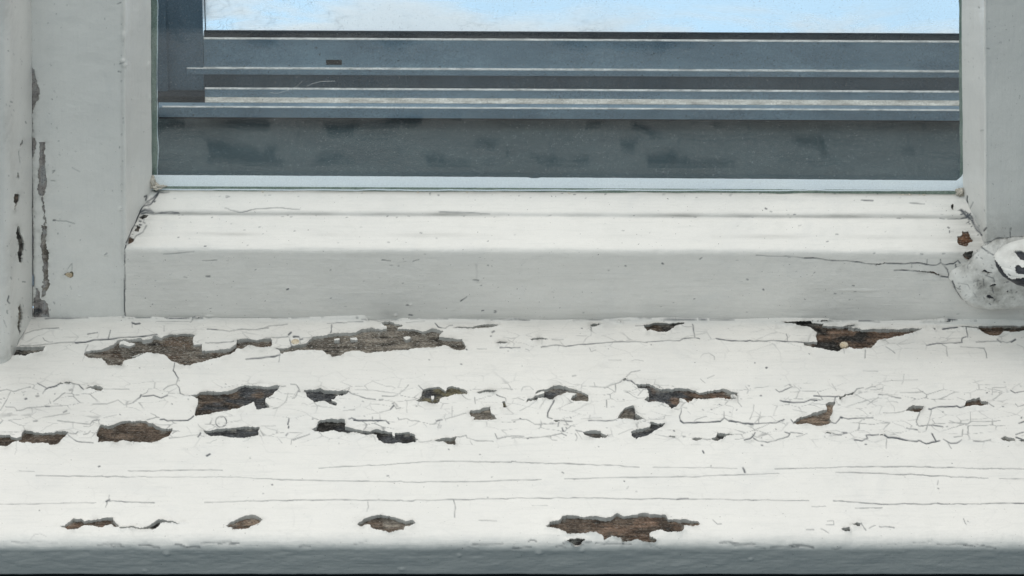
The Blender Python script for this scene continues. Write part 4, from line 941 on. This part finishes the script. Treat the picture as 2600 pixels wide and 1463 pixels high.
def putty_strip():
    """back putty seen through the glass along the bottom, with an uneven scraped top edge"""
    yb = Y_G + 1.6
    xs = np.linspace(xpix(386, yb, 80), xpix(2452, yb, 80), 500)
    PX = 1300 + xs * S
    top = np.interp(PX, [380, 1100, 1340, 1350, 1365, 1372, 2000, 2425, 2436, 2450], [450, 454.5, 456, 458.5, 458.5, 456.5, 461, 464.5, 455, 430]) - (PX - 1300) * .0047
    zt_ = np.array([zrow(r, yb) for r in np.linspace(400, 520, 60)])
    ztop = np.interp(top, np.linspace(400, 520, 60), zt_) + .25 * fbm(PX * .06, PX * 0, 3, 9)
    zbot = zrow(480, yb) + .9 * fbm(PX * .012, PX * 0, 4, 29) - np.interp(PX, [380, 1300, 2450], [0.9, 0.2, -1.6])
    rows = [(ztop * 0 + yb + 1.35, ztop + .9), (ztop * 0 + yb + .7, ztop * .75 + zbot * .25 + .6), (ztop * 0 + yb - .2, ztop * .4 + zbot * .6), (ztop * 0 + yb - .9, zbot - .6), (ztop * 0 + yb - .6, zbot - 1.4), (ztop * 0 + yb + 1.37, zbot - 1.4)]
    n = len(rows); V = np.zeros((n, len(xs), 3))
    for i, (y, z) in enumerate(rows):
        V[i, :, 0] = xs; V[i, :, 1] = y - K * xs; V[i, :, 2] = z
    q = grid_quads(n, len(xs))
    m_ = len(xs); i = np.arange(m_ - 1)
    close = np.stack([i + (n - 1) * m_, i + 1 + (n - 1) * m_, i + 1, i], -1)
    link("putty_bead", mesh_np("putty", V.reshape(-1, 3), np.concatenate([q, close]), smooth=False), M_PALEPUTTY, sash)
    prism("putty_line", box_prof(yb - .75, yb + 1.3, zrow(500, yb), zrow(476, yb)), xs[0] - 2, xs[-1] + 3, M_GREENPUTTY, sash)
putty_strip()

def side_putty(px_a, px_b, name, mat, edge_noise):
    yb = Y_G + 5.6
    zs = np.linspace(zrow(488, yb), zt, 400)
    rows = np.interp(zs, [zrow(488, yb), zrow(0, yb)], [488, 0])
    def line(pp):
        a = on_plane(pp[0], 0, yb); b = on_plane(pp[1], 450, yb)
        return a[0] + (zs - a[2]) * (b[0] - a[0]) / (b[2] - a[2])
    xa, xb = line(px_a), line(px_b) + edge_noise * fbm(rows * .02, rows * 0, 4, 33)
    V = np.zeros((4, len(zs), 3))
    for i, (x, dy) in enumerate(((xa, 0), (xb, 0), (xb * .7 + xa * .3, 4), (xa, 8))):
        V[i, :, 0] = x; V[i, :, 1] = yb + dy - K * x; V[i, :, 2] = zs
    m_ = len(zs); i = np.arange(m_ - 1)
    close = np.stack([i + 3 * m_, i + 1 + 3 * m_, i + 1, i], -1)
    link(name, mesh_np(name, V.reshape(-1, 3), np.concatenate([grid_quads(4, m_), close]), smooth=False), mat, sash)
side_putty((374, 378), (398.5, 399.5), "putty_bead", M_GREENPUTTY, 1.6)
side_putty((398, 399), (400.5, 401), "paint_edge", M_PALEPUTTY, 1.6)
side_putty((2452, 2455), (2434.5, 2437.5), "putty_bead", M_GREENPUTTY, 0.8)

# putty lumps in the two lower corners of the moulding
def blob(name, c, r, mat, parent, seed=0, sub=4, amp=.25):
    bm = bmesh.new(); bmesh.ops.create_icosphere(bm, subdivisions=sub, radius=1.0)
    for v in bm.verts:
        x, y, z = v.co
        k = 1 + amp * (float(fbm(x * 1.6 + seed, y * 1.6 + z * 1.3, 3, seed)))
        v.co = ((c[0] + x * r[0] * k) / 1000, (c[1] + y * r[1] * k) / 1000, (c[2] + z * r[2] * k) / 1000)
    me = bpy.data.meshes.new(name); bm.to_mesh(me); bm.free()
    for p_ in me.polygons:
        p_.use_smooth = True
    return link(name, me, mat, parent)
M_LUMP = simple("old_putty", (0.42, 0.38, 0.31), (0.62, 0.585, 0.53), 260, (1, 1, 1), 0.8, 0.8, 0.0012)
p = on_plane(396, 474, Y_G - 1); blob("putty_lump", p, (5.0, 2.6, 1.9), M_LUMP, sash, 2, amp=1.4)
p = on_plane(388, 462, Y_G - 1); blob("putty_lump", p, (1.8, 2, 4.6), M_LUMP, sash, 5, amp=.9)
p = on_plane(2437, 492, Y_G - 1.5); blob("putty_lump", p, (2.4, 2.0, 3.4), M_LUMP, sash, 8, amp=1.6)

for i in range(22):
    px_ = rs.uniform(2230, 2350) if i < 9 else rs.uniform(420, 2420)
    r_ = rs.uniform(.45, 1.1)
    p = on_plane(px_, 491 + (px_ - 1300) * .0047, Y_G - .4)
    blob("putty_crumb", p, (r_ * 1.4, r_, r_), M_LUMP, sash, i, sub=2, amp=.9)

# ---- painted-over catch at the lower right corner of the sash
def handle():
    pl = T(1860, 400, 3.481, [(2150,850),(2230,775),(2330,722),(2576,706),(2900,700),(2900,1275),(2576,1290),(2400,1302),(2250,1298),(2130,1270),(2070,1255),(2010,1205),(1960,1125),(1925,1050),(1945,990),(2010,960),(2090,920)])
    a = on_plane(2380, 560, 0); b = on_plane(2760, 830, 0)
    xs = np.linspace(a[0], b[0], 230); zs = np.linspace(b[2], a[2], 190)
    P = np.zeros((len(zs), len(xs), 3)); P[..., 0] = xs; P[..., 2] = zs[:, None]; P[..., 1] = -K * xs
    Q = project(P)
    sd = poly_sd(Q + np.stack([fbm(Q[..., 0] * .03, Q[..., 1] * .03, 3, 3) * 8, fbm(Q[..., 0] * .03, Q[..., 1] * .03, 3, 43) * 6], -1), pl)
    dep = np.clip(-sd / 26.0, 0, 1)
    hgt = 12.5 * np.sqrt(np.clip(1 - (1 - dep) ** 2, 0, 1)) - 1.2
    hgt += np.where(dep > 0, .9 * fbm(Q[..., 0] * .035, Q[..., 1] * .04, 4, 7), 0)
    hgt *= np.clip(((Q[..., 0] - 2410) + (Q[..., 1] - 650)) / 130, .22, 1)
    # the upper left side of the casting runs smoothly into the moulding
    P[..., 1] -= hgt
    chips = [(R6(c), t_, t_, 0) for c, t_ in [
        ([(2205,1000),(2235,982),(2265,1000),(2310,1008),(2270,1022)], 'dark'), ([(2270,1125),(2300,1108),(2345,1112),(2320,1130),(2290,1138)], 'dark'),
        ([(2240,1220),(2265,1208),(2285,1220),(2325,1248),(2262,1245)], 'dark'), ([(2418,1175),(2430,1165),(2438,1178),(2425,1188)], 'dark'), ([(2485,1240),(2500,1235),(2498,1250)], 'dark')]]
    cr_ = [(R6(c), w, a_) for c, w, a_ in [([(2130,830),(2220,775),(2290,735)], 1.4, .8), ([(2210,800),(2260,830),(2310,860)], 1.6, .8), ([(2080,980),(2080,950),(2120,920)], 1.4, .7), ([(2220,1080),(2220,1130)], 1.4, .7), ([(2170,1080),(2160,1130)], 1.2, .6),
           ([(2130,1190),(2160,1230)], 1.2, .5), ([(2240,1040),(2300,1060),(2310,1090)], 1.3, .6), ([(2300,1140),(2310,1190)], 1.4, .7), ([(1950,1090),(1985,1180),(2040,1250)], 1.9, .8), ([(2130,1100),(2180,1085)], 1.2, .5), ([(2000,1110),(2080,1120),(2100,1160)], 1.1, .4)]]
    for i in range(70):
        px_ = rs.uniform(2420, 2600); py_ = rs.uniform(640, 770)
        cr_.append(([(px_, py_), (px_ + rs.uniform(-3, 6), py_ + rs.uniform(-3, 4))], rs.uniform(.9, 1.6), rs.uniform(.25, .8)))
    gr = lambda x, y: .22 + .6 * np.clip(vnoise(x * .03, y * .03, 4) * 1.3 - .25, 0, 1) + .5 * np.exp(-((x - 2540) / 45) ** 2 - ((y - 740) / 40) ** 2)
    pm, wm2 = painted(P, chips, [], cr_, th=0.8, lip=.4, lump=.25, grime_shade_fn=gr, seed=70, keep=2.5 - sd)
    base = link("catch_plate", wm2, M_IRON, sash)
    base["label"] = "lumpy window catch plate thick with old paint"
    link("paint_coat", pm, M_STILE, base)
    # rounded end of the lever, standing out over the plate
    c = on_plane(2648, 664, -26)
    th_ = np.linspace(0.02, math.pi * .62, 120); ph = np.linspace(0, 2 * math.pi, 260)
    TH, PH = np.meshgrid(th_, ph, indexing='ij')
    R = 1 + .08 * fbm(np.cos(PH) * 2 + 5, np.sin(PH) * 2 + TH * 2, 3, 4)
    rx, ry, rz = 32.0, 24.0, 14.0
    P = np.stack([c[0] + rx * np.sin(TH) * np.cos(PH) * R, c[1] - ry * np.cos(TH) * R, c[2] + rz * np.sin(TH) * np.sin(PH) * R], -1)
    lc = [(R6(q), 'dark', 'dark', 0) for q in [
        [(2505,845),(2520,832),(2560,835),(2600,860),(2620,900),(2576,915),(2545,905),(2530,885)],
        [(2495,970),(2510,955),(2540,958),(2560,980),(2620,975),(2620,1030),(2576,1040),(2520,1028),(2500,1000)]]]
    band = [(2648 + 131 * math.cos(a_), 668 + 75 * math.sin(a_)) for a_ in np.radians(np.linspace(190, 80, 24))]
    inner = [(2648 + 120 * k * math.cos(a_), 668 + 68 * k * math.sin(a_)) for a_, k in zip(np.radians(np.linspace(80, 190, 24)), np.interp(np.linspace(80, 190, 24), [80, 108, 116, 124, 140, 165, 178, 190], [.3, .36, .48, .66, .88, .86, .92, 1.02]) )]
    lc.append((band + inner, 'dark', 'dark', 0))
    lcr = [(R6([(2290,735),(2340,765),(2380,760)]), 1.2, .5), (R6([(2440,1030),(2460,1040)]), 1.6, .6)]
    pm, wm2 = painted(P, lc, [], lcr, th=.9, lip=.4, lump=.3, seed=90, grime_shade_fn=lambda x, y: .5 * np.clip(vnoise(x * .05, y * .05, 14) * 1.6 - .4, 0, 1))
    lev = link("catch_lever", wm2, M_IRON, base)
    link("lever_paint", pm, M_STILE, base)
handle()

# ================================================================== LEFT JAMB
jamb = empty("window_jamb", "white painted upright jamb board at left, its foot standing on the sill", "window jamb")
def jamb_build():
    e1 = on_sill(78, 813); e2 = on_sill(31, 903); e3 = on_sill(12, 925); e4 = on_sill(-12, 930); e5 = on_sill(-90, 930)
    zt_ = zrow(-140, -20); zs = np.arange(-1.0, zt_, 0.7)
    top1 = on_plane(77.5, 0, 0)[0]; lean = (top1 - e1[0]) / zrow(0, 0)
    prof = resample([(e1[0] + .5, 8.0), (e1[0] + .2, 2.0), (e1[0], e1[1] + 1), (e1[0] * .55 + e2[0] * .45, e1[1] * .55 + e2[1] * .45), (e2[0], e2[1]), ((e2[0] + e3[0]) / 2 + .8, e3[1] + 3.5), (e3[0], e3[1]), (e4[0], e4[1]), (e5[0], e5[1])], 0.45)
    P = np.zeros((len(zs), len(prof), 3))
    P[..., 0] = prof[None, :, 0] + (lean * zs)[:, None]; P[..., 1] = prof[None, :, 1]; P[..., 2] = zs[:, None]
    chips = [(S2(q), a_, b_, .15) for q, a_, b_ in [
        ([(200,135),(222,70),(232,110),(205,160)], 'dark', 'grey'), ([(173,430),(190,425),(200,470),(185,508),(176,480)], 'grey', 'grey'),
        ([(135,690),(150,660),(200,655),(195,740),(160,800),(145,850),(130,830),(150,770),(130,750)], 'brown', 'brown'),
        ([(155,1080),(180,1005),(200,1020),(205,1080),(240,1150),(255,1270),(225,1340),(210,1420),(185,1400),(175,1300),(200,1230),(175,1180)], 'dark', 'dark')]]
    chips.append((S3([(185,560),(205,510),(230,590),(235,680),(215,780),(190,880),(185,780),(190,650)]), 'brown', 'grey', .3))
    cr_ = [(S3([(85,430),(80,480),(95,510)]), 1.7, .9), (S3([(65,590),(70,620)]), 1.8, .8), (S3([(105,230),(115,250)]), 1.8, .6), (S3([(230,280),(260,282)]), 1.6, .6), (S2([(195,190),(205,320)]), 1.3, .5), (S3([(300,760),(200,900),(165,1000)]), 1.2, .5), (S1([(110,1105),(125,1110)]), 2, .6), (S3([(30,690),(60,770)]), 1.2, .35)]
    for i in range(40):
        px_ = rs.uniform(2, 75); py_ = rs.uniform(0, 880)
        cr_.append(([(px_, py_), (px_ + rs.uniform(0, 2), py_ + rs.uniform(0, 4))], rs.uniform(.9, 1.5), rs.uniform(.2, .6)))
    gr = lambda x, y: .35 * np.exp(-((x - 20) / 18) ** 2) * np.clip(vnoise(x * .05, y * .01, 4) * 1.5 - .4, 0, 1) + .4 * np.exp(-np.clip(910 - y, 0, 300) / 40) * vnoise(x * .06, y * .06) * (x < 60)
    pm, wm2 = painted(P, chips, [], cr_, th=0.8, lip=.5, lump=.25, grime_shade_fn=gr, seed=110, bumps=[(92, 727, 10, 14, 1.5)])
    link("board", wm2, M_WOOD, jamb)
    link("paint_coat", pm, M_STILE, jamb)
jamb_build()

# ================================================================== STORM WINDOW AND LEDGE BEYOND THE GLASS
ledge = prism("outer_ledge", [(48, 66), (205, 58), (205, 20), (48, 20)], xpix(320, 90, 60), xpix(2540, 90, 60), M_LEDGE, None)
zl = lambda y: 66 - (y - 46) * 8 / 159.0
ledge["label"] = "sooty dark grey outer ledge between window glass and storm window"; ledge["category"] = "ledge"; ledge["kind"] = "thing"
storm = empty("storm_window", "blue grey aluminium storm window with frosted pane seen through the glass", "storm window")
XR = xpix(2560, 140, 90)
def bar(name, y0, y1, row_top, row_bot, px_l, mat=M_ALU, bevel=.45, xr=None, yref=None):
    z0, z1 = zrow(row_bot, y0), zrow(row_top, y0)
    return prism(name, box_prof(y0, y1, z0, z1), xpix(px_l, y0, z1), xr or XR, mat, storm, bevel)
Y1 = 128
bar("bottom_rail", Y1, Y1 + 5.7, 277, 302, 402)
zt1 = zrow(277, Y1)
prism("gap_blocker", box_prof(Y1 + 13.2, Y1 + 20, 55, zt1 - 1), xpix(360, Y1, zt1), XR, M_RUBBER, storm)  # added black plate, stops light leaking under the bottom rail
prism("dusty_track", box_prof(Y1 + 5.8, Y1 + 12, zt1 - 2, zrow(262.5, Y1 + 5.8)), xpix(520, Y1, zt1), XR, M_DUST, storm, .3)
M_GLINT = simple("painted_glint", (0.36, 0.37, 0.38), (0.74, 0.75, 0.75), 300, (0.35, 1, 1), 0.4, 0.8, 0.0006, 0.5, 0.0, 0.5, 0.34, 0.56)  # pale colour stands in for sky glint on the bare metal edges
def glint(y0, dep, row, px_l, thick=.35):
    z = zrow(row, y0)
    prism("glint_strip", box_prof(y0 - .15, y0 + dep, z - .2, z + thick), xpix(px_l, y0, z), XR, M_GLINT, storm, .12)
glint(Y1, 1.3, 276.5, 412)
bar("track_rail", Y1 + 11, Y1 + 12.6, 231, 256, 520, bevel=.2)
glint(Y1 + 11, 1.6, 230, 520)
yb_ = Y1 + 22
bar("sash_rail", yb_, yb_ + 10, 104, 190, 516, bevel=.3)
glint(yb_, 1.7, 103, 517)
bar("recess_plate", yb_ + 6, yb_ + 9, 182, 262, 518, M_ALUD, .2)  # shade below the pull rail is put into this darker metal
bar("pull_rail", yb_ - 1.9, yb_ - .02, 179, 193, 474, bevel=.2)
glint(yb_ - 1.9, 1.8, 178.5, 474)
bar("gasket", yb_ + 2.5, yb_ + 3.6, 82, 108, 518, M_RUBBER, .3)
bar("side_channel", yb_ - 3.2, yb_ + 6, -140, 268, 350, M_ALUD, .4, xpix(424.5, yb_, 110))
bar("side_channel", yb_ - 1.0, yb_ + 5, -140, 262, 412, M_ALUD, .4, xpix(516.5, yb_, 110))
zp = zrow(90, yb_ + 4)
M_FROST = frost_material((zp + 1) / 1000)
prism("frosted_pane", box_prof(yb_ + 3.8, yb_ + 6.3, zp - 4, zrow(-170, yb_ + 4)), xpix(514, yb_, zp), XR, M_FROST, storm)
bar("edge_bead", yb_ + 2.2, yb_ + 8, -140, 88, 516.5, M_RUBBER, .3, xpix(521.5, yb_, zp))
p0 = zrow(165, yb_); 
prism("latch_slot", box_prof(yb_ - .35, yb_ + 2, zrow(166, yb_), zrow(154, yb_)), xpix(828, yb_, p0), xpix(868, yb_, p0), M_APRON, storm)

# fine strands of web on the lower track
def tube(name, pts, r, mat):
    bm = bmesh.new(); rings = []
    for i, p_ in enumerate(pts):
        rings.append([bm.verts.new(((p_[0]) / 1000, (p_[1] + r * math.cos(a)) / 1000, (p_[2] + r * math.sin(a)) / 1000)) for a in np.linspace(0, 2 * math.pi, 6)[:-1]])
    for a, b in zip(rings, rings[1:]):
        for i in range(5):
            bm.faces.new((a[i], a[(i + 1) % 5], b[(i + 1) % 5], b[i]))
    me = bpy.data.meshes.new(name); bm.to_mesh(me); bm.free()
    o = link(name, me, mat); return o
def web(pts, label):
    q = [on_plane(380 + x / 3.481, y / 3.481, Y1 + 9) for x, y in pts]
    o = tube("cobweb_strand", resample(np.array(q), 0.5), .10, M_WEB)
    o["label"] = label; o["category"] = "cobweb"; o["kind"] = "thing"; o["group"] = "cobweb strands on the storm window track"
web([(1065,820),(1130,826),(1220,800),(1300,765),(1350,715)], "fine white cobweb strand bending up at its right end over storm window track")
web([(1385,765),(1440,740),(1520,720),(1640,718)], "fine white cobweb strand levelling out at its right end over storm window track")

# ================================================================== BELOW THE SILL
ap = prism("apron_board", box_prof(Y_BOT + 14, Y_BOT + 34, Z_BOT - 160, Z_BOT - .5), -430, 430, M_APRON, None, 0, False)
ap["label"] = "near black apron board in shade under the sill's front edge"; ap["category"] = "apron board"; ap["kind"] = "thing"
